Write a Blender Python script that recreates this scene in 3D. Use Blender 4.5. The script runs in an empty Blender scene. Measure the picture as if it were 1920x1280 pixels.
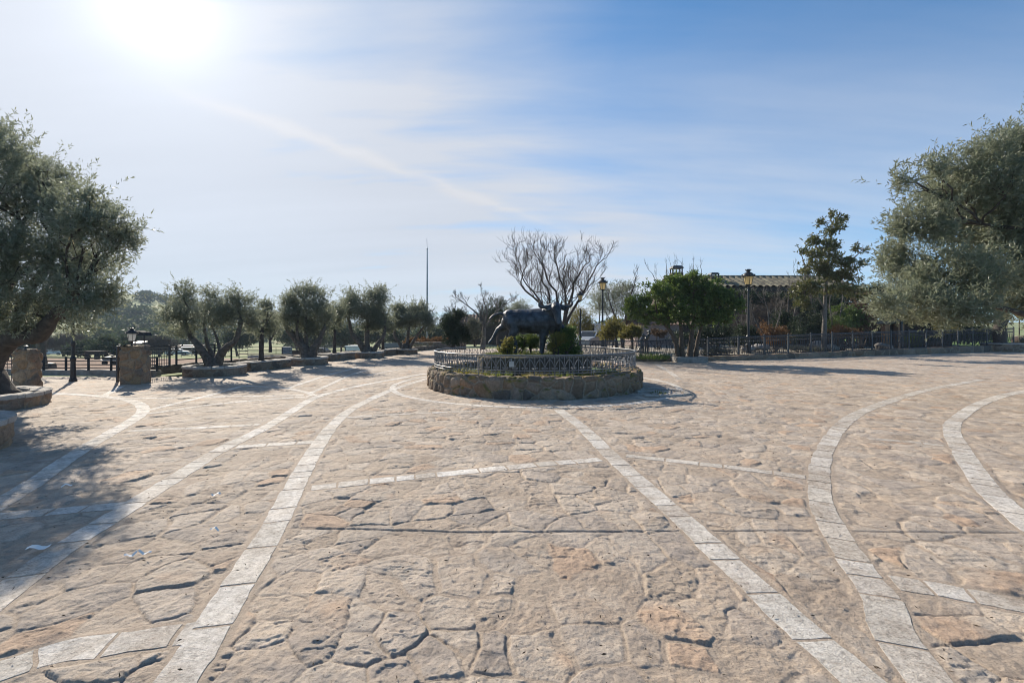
import bpy, bmesh, math, random
import numpy as np
from mathutils import Vector, Quaternion
sc = bpy.context.scene
COL = sc.collection
R = math.radians
# ---------------------------------------------------------------- camera
F = 853.0; HZ = 616.0; EYE = 1.6
cam = bpy.data.cameras.new('camera'); camo = bpy.data.objects.new('camera', cam); COL.objects.link(camo)
cam.sensor_width = 36; cam.lens = 36*F/1920; cam.shift_y = -24/1920
cam.clip_start = 0.05; cam.clip_end = 6000
camo.location = (0, 0, EYE); camo.rotation_euler = (R(90), 0, 0)
sc.camera = camo
# ---------------------------------------------------------------- light
SUN_AZ, SUN_EL = R(-38.0), R(29.5)
sv = Vector((math.sin(SUN_AZ)*math.cos(SUN_EL), math.cos(SUN_AZ)*math.cos(SUN_EL), math.sin(SUN_EL)))
sl = bpy.data.lights.new('sun', 'SUN'); sl.energy = 5.0; sl.angle = R(0.55); sl.color = (1.0, 0.90, 0.76)
so = bpy.data.objects.new('sun', sl); COL.objects.link(so)
so.rotation_euler = (-sv).to_track_quat('-Z', 'Y').to_euler(); so.location = (-20, 30, 30)
sc.view_settings.view_transform = 'Standard'; sc.view_settings.look = 'None'
sc.view_settings.exposure = 0.72; sc.view_settings.gamma = 1.0
sc.render.engine = 'CYCLES'
sc.cycles.use_denoising = True; sc.cycles.use_adaptive_sampling = False; sc.cycles.filter_width = 1.0
sc.cycles.max_bounces = 6; sc.cycles.transparent_max_bounces = 6
sc.cycles.volume_bounces = 0
W = bpy.data.worlds.new('World'); sc.world = W; W.use_nodes = True
nt = W.node_tree; nt.nodes.clear()
def nd(t, **k):
    n = nt.nodes.new(t)
    for a, b in k.items(): setattr(n, a, b)
    return n
def lk(a, b): nt.links.new(a, b)
def math_(op, a, b=None, c=None, clamp=False):
    n = nd('ShaderNodeMath', operation=op, use_clamp=clamp)
    for i, v in enumerate((a, b, c)):
        if v is None: continue
        if isinstance(v, (int, float)): n.inputs[i].default_value = v
        else: lk(v, n.inputs[i])
    return n.outputs[0]
def ramp_(v, pts):
    n = nd('ShaderNodeValToRGB'); e = n.color_ramp.elements
    while len(e) < len(pts): e.new(0.5)
    for q, (p, c) in zip(e, pts):
        q.position = p; q.color = (c, c, c, 1) if isinstance(c, (int, float)) else (*c, 1)
    lk(v, n.inputs[0]); return n.outputs[0]
def mix_(f, a, b, mode='MIX'):
    n = nd('ShaderNodeMix', data_type='RGBA', blend_type=mode)
    for i, v in ((0, f), (6, a), (7, b)):
        if isinstance(v, (int, float)): n.inputs[i].default_value = v
        elif isinstance(v, tuple): n.inputs[i].default_value = (*v, 1) if len(v) == 3 else v
        else: lk(v, n.inputs[i])
    return n.outputs[2]
sky = nd('ShaderNodeTexSky', sky_type='NISHITA', sun_disc=False, sun_elevation=SUN_EL, sun_rotation=SUN_AZ,
         altitude=1800, air_density=1.0, dust_density=0.4, ozone_density=4.0)
tc = nd('ShaderNodeTexCoord')
nrm = nd('ShaderNodeVectorMath', operation='NORMALIZE'); lk(tc.outputs['Generated'], nrm.inputs[0])
dt = nd('ShaderNodeVectorMath', operation='DOT_PRODUCT'); lk(nrm.outputs[0], dt.inputs[0]); dt.inputs[1].default_value = sv
cosang = dt.outputs['Value']
sp = nd('ShaderNodeSeparateXYZ'); lk(nrm.outputs[0], sp.inputs[0])
zz = math_('ADD', math_('MAXIMUM', sp.outputs[2], 0.0), 0.16)
u = math_('DIVIDE', sp.outputs[0], zz); v = math_('DIVIDE', sp.outputs[1], zz)
cb = nd('ShaderNodeCombineXYZ'); lk(u, cb.inputs[0]); lk(v, cb.inputs[1])
def cloud(rot, scale, nscale, detail, rough, dist):
    m = nd('ShaderNodeMapping'); m.inputs['Rotation'].default_value = (0, 0, R(rot)); m.inputs['Scale'].default_value = scale
    lk(cb.outputs[0], m.inputs[0])
    n = nd('ShaderNodeTexNoise'); n.inputs['Scale'].default_value = nscale; n.inputs['Detail'].default_value = detail
    n.inputs['Roughness'].default_value = rough; n.inputs['Distortion'].default_value = dist
    lk(m.outputs[0], n.inputs['Vector']); return n.outputs[0]
c1 = cloud(28, (0.35, 1.1, 1), 0.9, 7, 0.55, 0.5)      # long cirrus streaks
c2 = cloud(-12, (0.2, 1.5, 1), 1.7, 6, 0.55, 0.3)      # finer streaks
c3 = cloud(10, (0.6, 0.6, 1), 0.45, 3, 0.5, 0.2)       # broad veil
veil = math_('ADD', math_('MULTIPLY', c1, 0.42), math_('ADD', math_('MULTIPLY', c2, 0.26), math_('MULTIPLY', c3, 0.32)))
veil = ramp_(veil, [(0.39, 0.0), (0.60, 1.0)])
# cirrus thins out away from the sun and thickens to the horizon
near = ramp_(cosang, [(0.52, 0.0), (0.72, 0.26), (0.82, 0.68), (0.92, 1.0)])
azf = ramp_(cosang, [(0.0, 0.35), (0.30, 0.62), (0.55, 0.90), (0.80, 1.0)])
hor = ramp_(sp.outputs[2], [(0.0, 1.0), (0.14, 1.0), (0.27, 0.92), (0.37, 0.70), (0.47, 0.30), (0.62, 0.0)])
cover = math_('ADD', math_('ADD', math_('MULTIPLY', math_('MULTIPLY', near, near), 0.34), math_('MULTIPLY', veil, math_('ADD', math_('MULTIPLY', near, 0.80), 0.09))), math_('MULTIPLY', math_('MULTIPLY', hor, azf), math_('ADD', math_('MULTIPLY', veil, 0.60), 0.50)), clamp=True)
# one old contrail spreading across the middle of the sky
d1 = Vector((-420, F, 372)).normalized(); d2 = Vector((40, F, 208)).normalized(); cn = d1.cross(d2).normalized()
cdn = nd('ShaderNodeVectorMath', operation='DOT_PRODUCT'); lk(nrm.outputs[0], cdn.inputs[0]); cdn.inputs[1].default_value = cn
mid = (d1+d2).normalized(); cdm = nd('ShaderNodeVectorMath', operation='DOT_PRODUCT'); lk(nrm.outputs[0], cdm.inputs[0]); cdm.inputs[1].default_value = mid
wv = nd('ShaderNodeTexNoise'); lk(nrm.outputs[0], wv.inputs['Vector']); wv.inputs['Scale'].default_value = 14; wv.inputs['Detail'].default_value = 5
off = math_('ADD', math_('ABSOLUTE', math_('ADD', cdn.outputs['Value'], math_('MULTIPLY', math_('SUBTRACT', wv.outputs[0], 0.5), 0.03))), 0.0)
trail = math_('MULTIPLY', ramp_(off, [(0.0, 1.0), (0.006, 0.6), (0.018, 0.0)]), ramp_(cdm.outputs['Value'], [(0.90, 0.0), (0.97, 1.0)]))
cover = math_('ADD', math_('MULTIPLY', math_('MINIMUM', cover, 1.0), 0.93), math_('MULTIPLY', trail, 0.12), clamp=True)
glow = math_('POWER', math_('MAXIMUM', cosang, 0.0), 18.0)
glow2 = math_('ADD', math_('MULTIPLY', math_('POWER', math_('MAXIMUM', cosang, 0.0), 70.0), 0.22), math_('POWER', math_('MAXIMUM', cosang, 0.0), 400.0))
lum = math_('ADD', math_('ADD', 4.4, math_('MULTIPLY', glow, 1.1)), math_('MULTIPLY', glow2, 2.6))
lum = math_('MULTIPLY', lum, math_('ADD', 0.80, math_('MULTIPLY', math_('ADD', math_('MULTIPLY', c1, .5), math_('MULTIPLY', c2, .5)), 0.40)))
lum = math_('MULTIPLY', lum, math_('ADD', 1.0, math_('MULTIPLY', trail, 0.05)))
ccol = nd('ShaderNodeVectorMath', operation='SCALE'); ccol.inputs[0].default_value = (0.955, 0.982, 1.05); lk(lum, ccol.inputs['Scale'])
skyb = mix_(1.0, sky.outputs[0], (0.28, 0.88, 1.06), 'MULTIPLY')
skyc = mix_(cover, skyb, ccol.outputs[0])
bg = nd('ShaderNodeBackground'); bg.inputs[1].default_value = 0.10
lk(skyc, bg.inputs[0])
wo = nd('ShaderNodeOutputWorld'); lk(bg.outputs[0], wo.inputs[0])

# ---------------------------------------------------------------- helpers
def P(px, py, d): return Vector(((px-960)/F*d, d, EYE-(py-HZ)*d/F))
def G(px, py, z=0.0):
    d = (EYE-z)*F/(py-HZ); return Vector(((px-960)/F*d, d, z))
ORG = {}
def thing(name, label, cat, loc=(0, 0, 0), rotz=0, group=None):
    o = bpy.data.objects.new(name, None); COL.objects.link(o); o.empty_display_size = 0.2
    o.location = loc; o.rotation_euler = (0, 0, rotz); o['label'] = label; o['category'] = cat
    if group: o['group'] = group
    ORG[o.name] = Vector(loc); return o
def tag(o, label, cat, group=None, kind=None):
    o['label'] = label; o['category'] = cat
    if group: o['group'] = group
    if kind: o['kind'] = kind
    return o
def struct(o): o['kind'] = 'structure'; return o
def link(name, me, mat, parent=None, origin=None):
    o = bpy.data.objects.new(name, me); COL.objects.link(o)
    if mat and not me.materials: me.materials.append(mat)
    if parent: o.parent = parent; ORG[o.name] = ORG[parent.name]
    elif origin is not None: o.location = origin; ORG[o.name] = Vector(origin)
    else: ORG[o.name] = Vector((0, 0, 0))
    return o
def npmesh(name, V, Fq, mat, parent=None, origin=None, attrs=None, smooth=False, local=False):
    V = np.asarray(V, dtype=np.float32)
    off = Vector((0, 0, 0))
    if not local:
        if parent: off = ORG[parent.name]
        elif origin is not None: off = Vector(origin)
    V = V-np.array(off, dtype=np.float32)
    Fq = np.asarray(Fq, dtype=np.int32); k = Fq.shape[1]; m = len(Fq)
    me = bpy.data.meshes.new(name)
    me.vertices.add(len(V)); me.vertices.foreach_set('co', V.ravel())
    me.loops.add(m*k); me.loops.foreach_set('vertex_index', Fq.ravel())
    me.polygons.add(m); me.polygons.foreach_set('loop_start', np.arange(0, m*k, k, dtype=np.int32))
    me.polygons.foreach_set('loop_total', np.full(m, k, dtype=np.int32))
    me.polygons.foreach_set('use_smooth', np.full(m, bool(smooth)))
    for an, av in (attrs or {}).items():
        a = me.attributes.new(an, 'FLOAT', 'POINT'); a.data.foreach_set('value', np.asarray(av, dtype=np.float32))
    me.update(calc_edges=True)
    return link(name, me, mat, parent, origin)
class MB:
    """collects boxes, tubes, lathes and builds ONE mesh"""
    def __init__(s): s.v = []; s.f = []
    def add(s, vs, fs):
        b = len(s.v); s.v += [tuple(q) for q in vs]; s.f += [tuple(b+i for i in f) for f in fs]; return s
    def box(s, c, size, rz=0.0, taper=1.0, rx=0.0):
        a, b, h = size[0]/2, size[1]/2, size[2]/2; cr, sr = math.cos(rz), math.sin(rz); vs = []
        for z in (-h, h):
            t = taper if z > 0 else 1.0
            for x, y in ((-a, -b), (a, -b), (a, b), (-a, b)):
                x_, y_ = x*t, y*t; z_ = z
                if rx: y_, z_ = y_*math.cos(rx)-z*math.sin(rx), y_*math.sin(rx)+z*math.cos(rx)
                vs.append((c[0]+x_*cr-y_*sr, c[1]+x_*sr+y_*cr, c[2]+z_))
        return s.add(vs, [(3, 2, 1, 0), (4, 5, 6, 7), (0, 1, 5, 4), (1, 2, 6, 5), (2, 3, 7, 6), (3, 0, 4, 7)])
    def tube(s, path, rad, n=6, cap=True):
        path = [Vector(p) for p in path]; m = len(path)
        if isinstance(rad, (int, float)): rad = [rad]*m
        ref = None; vs = []
        for i in range(m):
            t = (path[min(i+1, m-1)]-path[max(i-1, 0)])
            t = t.normalized() if t.length > 1e-9 else Vector((0, 0, 1))
            if ref is None: ref = Vector((1, 0, 0)) if abs(t.x) < 0.8 else Vector((0, 1, 0))
            ref = (ref-t*ref.dot(t));  ref = ref.normalized() if ref.length > 1e-6 else t.orthogonal().normalized()
            b = t.cross(ref)
            for k in range(n):
                a = 2*math.pi*k/n; vs.append(path[i]+(ref*math.cos(a)+b*math.sin(a))*rad[i])
        fs = [(i*n+k, i*n+(k+1) % n, (i+1)*n+(k+1) % n, (i+1)*n+k) for i in range(m-1) for k in range(n)]
        if cap: fs += [tuple(range(n-1, -1, -1)), tuple((m-1)*n+k for k in range(n))]
        return s.add(vs, fs)
    def lathe(s, c, prof, n=16, a0=0.0, cap=True):
        vs = [(c[0]+r*math.cos(2*math.pi*k/n+a0), c[1]+r*math.sin(2*math.pi*k/n+a0), c[2]+z) for r, z in prof for k in range(n)]
        m = len(prof)
        fs = [(i*n+k, i*n+(k+1) % n, (i+1)*n+(k+1) % n, (i+1)*n+k) for i in range(m-1) for k in range(n)]
        if cap: fs += [tuple(range(n-1, -1, -1)), tuple((m-1)*n+k for k in range(n))]
        return s.add(vs, fs)
    def prism(s, poly, y0, y1, fn=None):
        """poly in (x,z) extruded along y; fn maps points to world"""
        n = len(poly); fn = fn or (lambda p: p)
        vs = [fn((x, y0, z)) for x, z in poly]+[fn((x, y1, z)) for x, z in poly]
        return s.add(vs, [tuple(range(n)), tuple(range(2*n-1, n-1, -1))]+[(i, i+n, (i+1) % n+n, (i+1) % n) for i in range(n)])
    def ball(s, c, r, n=10, m=7):
        if isinstance(r, (int, float)): r = (r, r, r)
        vs = [(c[0], c[1], c[2]-r[2])]
        for i in range(1, m):
            t = math.pi*i/m
            for k in range(n):
                a = 2*math.pi*k/n; vs.append((c[0]+r[0]*math.sin(t)*math.cos(a), c[1]+r[1]*math.sin(t)*math.sin(a), c[2]-r[2]*math.cos(t)))
        vs.append((c[0], c[1], c[2]+r[2])); L = len(vs)-1
        fs = [(0, 1+(k+1) % n, 1+k) for k in range(n)]
        for i in range(m-2):
            a = 1+i*n; fs += [(a+k, a+(k+1) % n, a+n+(k+1) % n, a+n+k) for k in range(n)]
        a = 1+(m-2)*n; fs += [(a+k, a+(k+1) % n, L) for k in range(n)]
        return s.add(vs, fs)
    def build(s, name, mat, parent=None, origin=None, smooth=False, bevel=0.0, local=False):
        off = Vector((0, 0, 0))
        if not local:
            if parent: off = ORG[parent.name]
            elif origin is not None: off = Vector(origin)
        me = bpy.data.meshes.new(name); me.from_pydata([(a-off[0], b-off[1], c-off[2]) for a, b, c in s.v], [], s.f)
        bm = bmesh.new(); bm.from_mesh(me); bmesh.ops.recalc_face_normals(bm, faces=bm.faces)
        if bevel: bmesh.ops.bevel(bm, geom=bm.edges[:]+bm.verts[:], offset=bevel, segments=2, affect='EDGES', clamp_overlap=True)
        bm.to_mesh(me); bm.free()
        if smooth:
            me.polygons.foreach_set('use_smooth', np.ones(len(me.polygons), dtype=bool))
        me.update(); return link(name, me, mat, parent, origin)
def copy_tree(o, parent=None):
    c = o.copy(); COL.objects.link(c)
    if parent: c.parent = parent
    for ch in list(o.children): copy_tree(ch, c)
    return c
def fuse(mb, voxel, it=4, name='fused', fac=0.5):
    """voxel-fuse overlapping solids into one continuous skin"""
    o = mb.build(name, None); 
    m = o.modifiers.new('r', 'REMESH'); m.mode = 'VOXEL'; m.voxel_size = voxel
    s = o.modifiers.new('s', 'SMOOTH'); s.iterations = it; s.factor = fac
    dg = bpy.context.evaluated_depsgraph_get(); me = bpy.data.meshes.new_from_object(o.evaluated_get(dg))
    old = o.data; bpy.data.objects.remove(o); bpy.data.meshes.remove(old)
    me.polygons.foreach_set('use_smooth', np.ones(len(me.polygons), dtype=bool)); return me
def shift(me, off):
    n = len(me.vertices); a = np.empty(n*3, dtype=np.float32); me.vertices.foreach_get('co', a)
    a = a.reshape(-1, 3)-np.array(off, dtype=np.float32); me.vertices.foreach_set('co', a.ravel()); me.update()
# --- noise
def h2(ix, iy, s):
    ix = ix.astype(np.int64).astype(np.uint32); iy = iy.astype(np.int64).astype(np.uint32)
    h = ix*np.uint32(374761393)+iy*np.uint32(668265263)+np.uint32((s*2246822519+12345) & 0xffffffff)
    h = (h ^ (h >> np.uint32(13)))*np.uint32(1274126177); h = h ^ (h >> np.uint32(16))
    h = h*np.uint32(2654435761); h = h ^ (h >> np.uint32(15))
    return (h & np.uint32(0xffffff)).astype(np.float32)/np.float32(0x1000000)
def vnoise(x, y, s=0):
    ix = np.floor(x); iy = np.floor(y); fx = (x-ix).astype(np.float32); fy = (y-iy).astype(np.float32)
    fx = fx*fx*fx*(fx*(fx*6-15)+10); fy = fy*fy*fy*(fy*(fy*6-15)+10)
    a = h2(ix, iy, s); b = h2(ix+1, iy, s); c = h2(ix, iy+1, s); d = h2(ix+1, iy+1, s)
    return (a*(1-fx)+b*fx)*(1-fy)+(c*(1-fx)+d*fx)*fy
def fbm(x, y, s=0, o=4, g=0.5):
    t = 0; a = 1.0; n = 0
    for i in range(o): t = t+a*vnoise(x*2**i, y*2**i, s+i*17); n += a; a *= g
    return t/n
def voro(x, y, cell, s, drop=0.25, ax=1.0):
    """irregular stone cells -> (distance to joint, rnd1, rnd2, dx, dy)"""
    X = x/(cell*ax); Y = y/cell; I = np.floor(X); J = np.floor(Y)
    best = np.full(x.shape, 1e9, np.float32); bx = np.zeros_like(best); by = np.zeros_like(best); bi = np.zeros_like(best); bj = np.zeros_like(best)
    rng2 = range(-2, 3); pts = []
    for di in rng2:
        for dj in rng2:
            i = I+di; j = J+dj
            px = (i+0.08+0.84*h2(i, j, s)-X).astype(np.float32); py = (j+0.08+0.84*h2(i, j, s+1)-Y).astype(np.float32)
            d = px*px+py*py; d = np.where(h2(i, j, s+2) < drop, 99.0, d)
            m = d < best; best = np.where(m, d, best); bx = np.where(m, px, bx); by = np.where(m, py, by)
            bi = np.where(m, i, bi); bj = np.where(m, j, bj); pts.append((px, py, d))
    e = np.full(x.shape, 9.0, np.float32)
    for px, py, d in pts:
        ln = np.sqrt((px-bx)**2+(py-by)**2)
        q = (d-best)/(2*np.maximum(ln, 1e-4)); e = np.where((ln > 1e-3) & (d < 98), np.minimum(e, q), e)
    return e*cell, h2(bi, bj, s+5), h2(bi, bj, s+6), -bx*cell*ax, -by*cell
def sstep(a, b, x):
    t = np.clip((x-a)/(b-a), 0, 1); return t*t*(3-2*t)
# ---------------------------------------------------------------- materials
def mat(name, build, **k):
    global nt
    m = bpy.data.materials.new(name); m.use_nodes = True; nt = m.node_tree
    b = nt.nodes['Principled BSDF']; build(b, m); return m
def noise(scale, detail=4, rough=0.55, co='Object', dist=0.0, sc3=None):
    t = nd('ShaderNodeTexCoord'); n = nd('ShaderNodeTexNoise'); o = t.outputs[co]
    if sc3:
        mp = nd('ShaderNodeMapping'); mp.inputs['Scale'].default_value = sc3; lk(o, mp.inputs[0]); o = mp.outputs[0]
    lk(o, n.inputs['Vector']); n.inputs['Scale'].default_value = scale; n.inputs['Detail'].default_value = detail
    n.inputs['Roughness'].default_value = rough; n.inputs['Distortion'].default_value = dist; return n.outputs[0]
def attr(n):
    a = nd('ShaderNodeAttribute', attribute_name=n); return a.outputs['Fac']
def bump(b, h, s=0.5, d=0.01):
    n = nd('ShaderNodeBump'); n.inputs['Strength'].default_value = s; n.inputs['Distance'].default_value = d
    lk(h, n.inputs['Height']); lk(n.outputs[0], b.inputs['Normal'])
def simple(name, c, rough=0.6, metal=0.0, var=0.25, scale=8.0, bs=0.2, bd=0.005, spec=0.5, c2=None):
    def f(b, m):
        n = noise(scale, 5)
        k = ramp_(n, [(0.3, tuple(x*(1-var) for x in c)), (0.7, tuple(min(1, x*(1+var)) for x in (c2 or c)))])
        lk(k, b.inputs['Base Color']); b.inputs['Roughness'].default_value = rough; b.inputs['Metallic'].default_value = metal
        b.inputs['Specular IOR Level'].default_value = spec
        bump(b, noise(scale*5, 4), bs, bd)
    return mat(name, f)
def leafmat(name, c1, c2, trans=0.3, rough=0.5, under=None, spec=0.4):
    def f(b, m):
        t = attr('tone'); col = mix_(t, c1, c2)
        if under:
            g = nd('ShaderNodeNewGeometry'); col = mix_(g.outputs['Backfacing'], col, under)
        lk(col, b.inputs['Base Color']); b.inputs['Roughness'].default_value = rough; b.inputs['Specular IOR Level'].default_value = spec
        tr = nd('ShaderNodeBsdfTranslucent'); tcx = mix_(0.55, col, tuple(min(1, x*1.5) for x in c2), 'MIX'); lk(tcx, tr.inputs[0])
        ms = nd('ShaderNodeMixShader'); ms.inputs[0].default_value = trans
        lk(b.outputs[0], ms.inputs[1]); lk(tr.outputs[0], ms.inputs[2])
        lk(ms.outputs[0], nt.nodes['Material Output'].inputs[0])
    return mat(name, f)
def stonemat(name, cols, mortar, moss=0.0, rough=0.85, mott=0.0):
    def f(b, m):
        t = attr('tone'); mo = attr('mortar')
        n = len(cols); col = ramp_(t, [((i+0.5)/n, c) for i, c in enumerate(cols)])
        st = noise(1.3, 6, 0.65); col = mix_(0.55, col, ramp_(st, [(0.32, (0.50, 0.47, 0.44)), (0.5, (0.95, 0.95, 0.95)), (0.68, (1.25, 1.20, 1.12))]), 'MULTIPLY')
        st2 = noise(14, 6, 0.7); col = mix_(0.6, col, ramp_(st2, [(0.30, (0.58, 0.55, 0.52)), (0.52, (1, 1, 1)), (0.72, (1.22, 1.2, 1.18))]), 'MULTIPLY')
        mc = mix_(0.6, mortar, ramp_(noise(40, 4, 0.7), [(0.3, (0.55, 0.55, 0.55)), (0.7, (1.2, 1.2, 1.2))]), 'MULTIPLY')
        col = mix_(mo, col, mc)
        sp_ = noise(95, 4, 0.75); col = mix_(0.75, col, ramp_(sp_, [(0.33, (0.42, 0.39, 0.37)), (0.46, (1, 1, 1)), (0.7, (1.14, 1.13, 1.12))]), 'MULTIPLY')
        pt = noise(26, 5, 0.8); col = mix_(0.8, col, ramp_(pt, [(0.30, (0.30, 0.27, 0.25)), (0.36, (1, 1, 1))]), 'MULTIPLY')
        if mott:
            mt = noise(20, 7, 0.78); col = mix_(mott, col, ramp_(mt, [(0.36, (0.52, 0.50, 0.48)), (0.47, (0.86, 0.84, 0.82)), (0.60, (1.12, 1.12, 1.12))]), 'MULTIPLY')
        if moss:
            g = nd('ShaderNodeNewGeometry'); s_ = nd('ShaderNodeSeparateXYZ'); lk(g.outputs['Normal'], s_.inputs[0])
            up = ramp_(s_.outputs[2], [(0.05, 0.0), (0.6, 1.0)]); k = ramp_(noise(3.0, 6, 0.65), [(0.50, 0.0), (0.60, 1.0)])
            k2 = math_('MULTIPLY', math_('MULTIPLY', math_('ADD', up, 0.16), k), moss, clamp=True)
            mcol = ramp_(noise(7, 4), [(0.35, (0.085, 0.085, 0.02)), (0.55, (0.16, 0.12, 0.03)), (0.7, (0.30, 0.19, 0.04))])
            col = mix_(k2, col, mcol)
        lk(col, b.inputs['Base Color']); b.inputs['Roughness'].default_value = rough; b.inputs['Specular IOR Level'].default_value = 0.35
        hh = math_('ADD', noise(30, 8, 0.72), math_('MULTIPLY', noise(110, 4, 0.75), 0.6)); bump(b, hh, 0.85, 0.014)
    return mat(name, f)
# ---------------------------------------------------------------- material library
TAN = [(0.37, 0.302, 0.238), (0.43, 0.357, 0.288), (0.38, 0.306, 0.240), (0.485, 0.412, 0.338), (0.365, 0.314, 0.266), (0.44, 0.362, 0.288), (0.32, 0.274, 0.235), (0.47, 0.398, 0.33), (0.41, 0.348, 0.286), (0.42, 0.31, 0.228)]
M_PAVE = stonemat('paving_stone', TAN, (0.37, 0.300, 0.235))
M_GRAN = stonemat('pale_granite', [(0.60, 0.575, 0.53), (0.69, 0.67, 0.635), (0.63, 0.595, 0.55), (0.74, 0.725, 0.695), (.64, .60, .545)], (0.38, 0.32, 0.26), mott=.75)
RUB = [(0.19, 0.14, 0.10), (0.26, 0.195, 0.14), (0.145, 0.115, 0.092), (0.30, 0.235, 0.18), (0.22, 0.175, 0.14), (0.25, 0.165, 0.105), (0.125, 0.105, 0.088)]
M_RUB = stonemat('mossy_rubble_stone', RUB, (0.30, 0.26, 0.21), moss=1.0, mott=.6)
M_RUB2 = stonemat('rubble_stone', RUB, (0.29, 0.25, 0.20), moss=0.35, mott=.6)
M_GOLD = stonemat('golden_sandstone', [(0.34, 0.225, 0.135), (0.40, 0.29, 0.19), (0.25, 0.175, 0.125), (0.43, 0.32, 0.215), (0.30, 0.185, 0.115), (.21, .16, .125)], (0.30, 0.245, 0.19), moss=.3, mott=.6)
M_COPE = stonemat('coping_stone', [(0.36, 0.34, 0.32), (0.43, 0.41, 0.385), (0.39, 0.36, 0.33)], (0.25, 0.22, 0.19), moss=0.2)
M_CONC = simple('weathered_concrete', (0.26, 0.245, 0.225), 0.9, var=0.3, scale=5)
M_BLACK = simple('black_painted_iron', (0.014, 0.015, 0.018), 0.42, 0.0, var=0.3, scale=20, spec=0.5)
M_FENCE = simple('dark_painted_iron', (0.045, 0.050, 0.058), 0.5, 0.0, var=0.4, scale=15)
M_GREYIRON = simple('grey_painted_iron', (0.15, 0.155, 0.165), 0.42, 0.3, var=0.35, scale=15, spec=0.6)
M_STEEL = simple('galvanised_steel', (0.30, 0.31, 0.32), 0.45, 0.6, var=0.15, scale=6)
M_BARK = simple('olive_bark', (0.105, 0.09, 0.078), 0.95, var=0.5, scale=9, bs=0.9, bd=0.03)
M_BARKD = simple('dark_bark', (0.065, 0.052, 0.044), 0.95, var=0.45, scale=9, bs=0.8, bd=0.02)
M_BARKB = simple('brown_bark', (0.085, 0.064, 0.048), 0.95, var=0.4, scale=10, bs=0.7, bd=0.02)
M_BARKG = simple('grey_bark', (0.125, 0.112, 0.10), 0.95, var=0.35, scale=10, bs=0.7, bd=0.02)
M_SOIL = simple('soil', (0.085, 0.062, 0.045), 1.0, var=0.5, scale=6, bs=0.8, bd=0.03, c2=(0.11, 0.105, 0.06))
L_OLIVE = leafmat('olive_leaves', (0.085, 0.102, 0.062), (0.180, 0.196, 0.125), 0.48, 0.42, under=(0.235, 0.255, 0.205))
L_OLIVE2 = leafmat('silvery_olive_leaves', (0.095, 0.118, 0.068), (0.215, 0.232, 0.148), 0.42, 0.45, under=(0.215, 0.23, 0.17))
L_SAGE = leafmat('sage_leaves', (0.10, 0.11, 0.08), (0.18, 0.185, 0.135), 0.3, 0.6)
L_GREEN = leafmat('glossy_green_leaves', (0.026, 0.055, 0.015), (0.13, 0.185, 0.042), 0.36, 0.38)
L_BOX = leafmat('boxwood_leaves', (0.045, 0.080, 0.018), (0.125, 0.165, 0.04), 0.32, 0.45)
L_DARK = leafmat('dark_evergreen_leaves', (0.018, 0.032, 0.016), (0.045, 0.065, 0.028), 0.2, 0.5)
L_MAG = leafmat('magnolia_leaves', (0.045, 0.065, 0.020), (0.130, 0.145, 0.042), 0.30, 0.32, under=(0.115, 0.10, 0.045))
L_RED = leafmat('red_nandina_leaves', (0.085, 0.040, 0.022), (0.20, 0.105, 0.035), 0.25, 0.5)
L_RUST = leafmat('rusty_leaves', (0.07, 0.045, 0.028), (0.15, 0.10, 0.058), 0.2, 0.6)
L_YEL = leafmat('yellow_green_leaves', (0.085, 0.095, 0.02), (0.23, 0.20, 0.05), 0.35, 0.5)
L_GRASS = leafmat('grass_blades', (0.06, 0.09, 0.02), (0.14, 0.165, 0.04), 0.35, 0.6)
L_WOOD = leafmat('woodland_leaves', (0.032, 0.052, 0.026), (0.075, 0.095, 0.045), 0.18, 0.7)
L_TWIG = leafmat('twiggy_brush', (0.065, 0.053, 0.042), (0.12, 0.10, 0.083), 0.05, 0.9)
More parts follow.
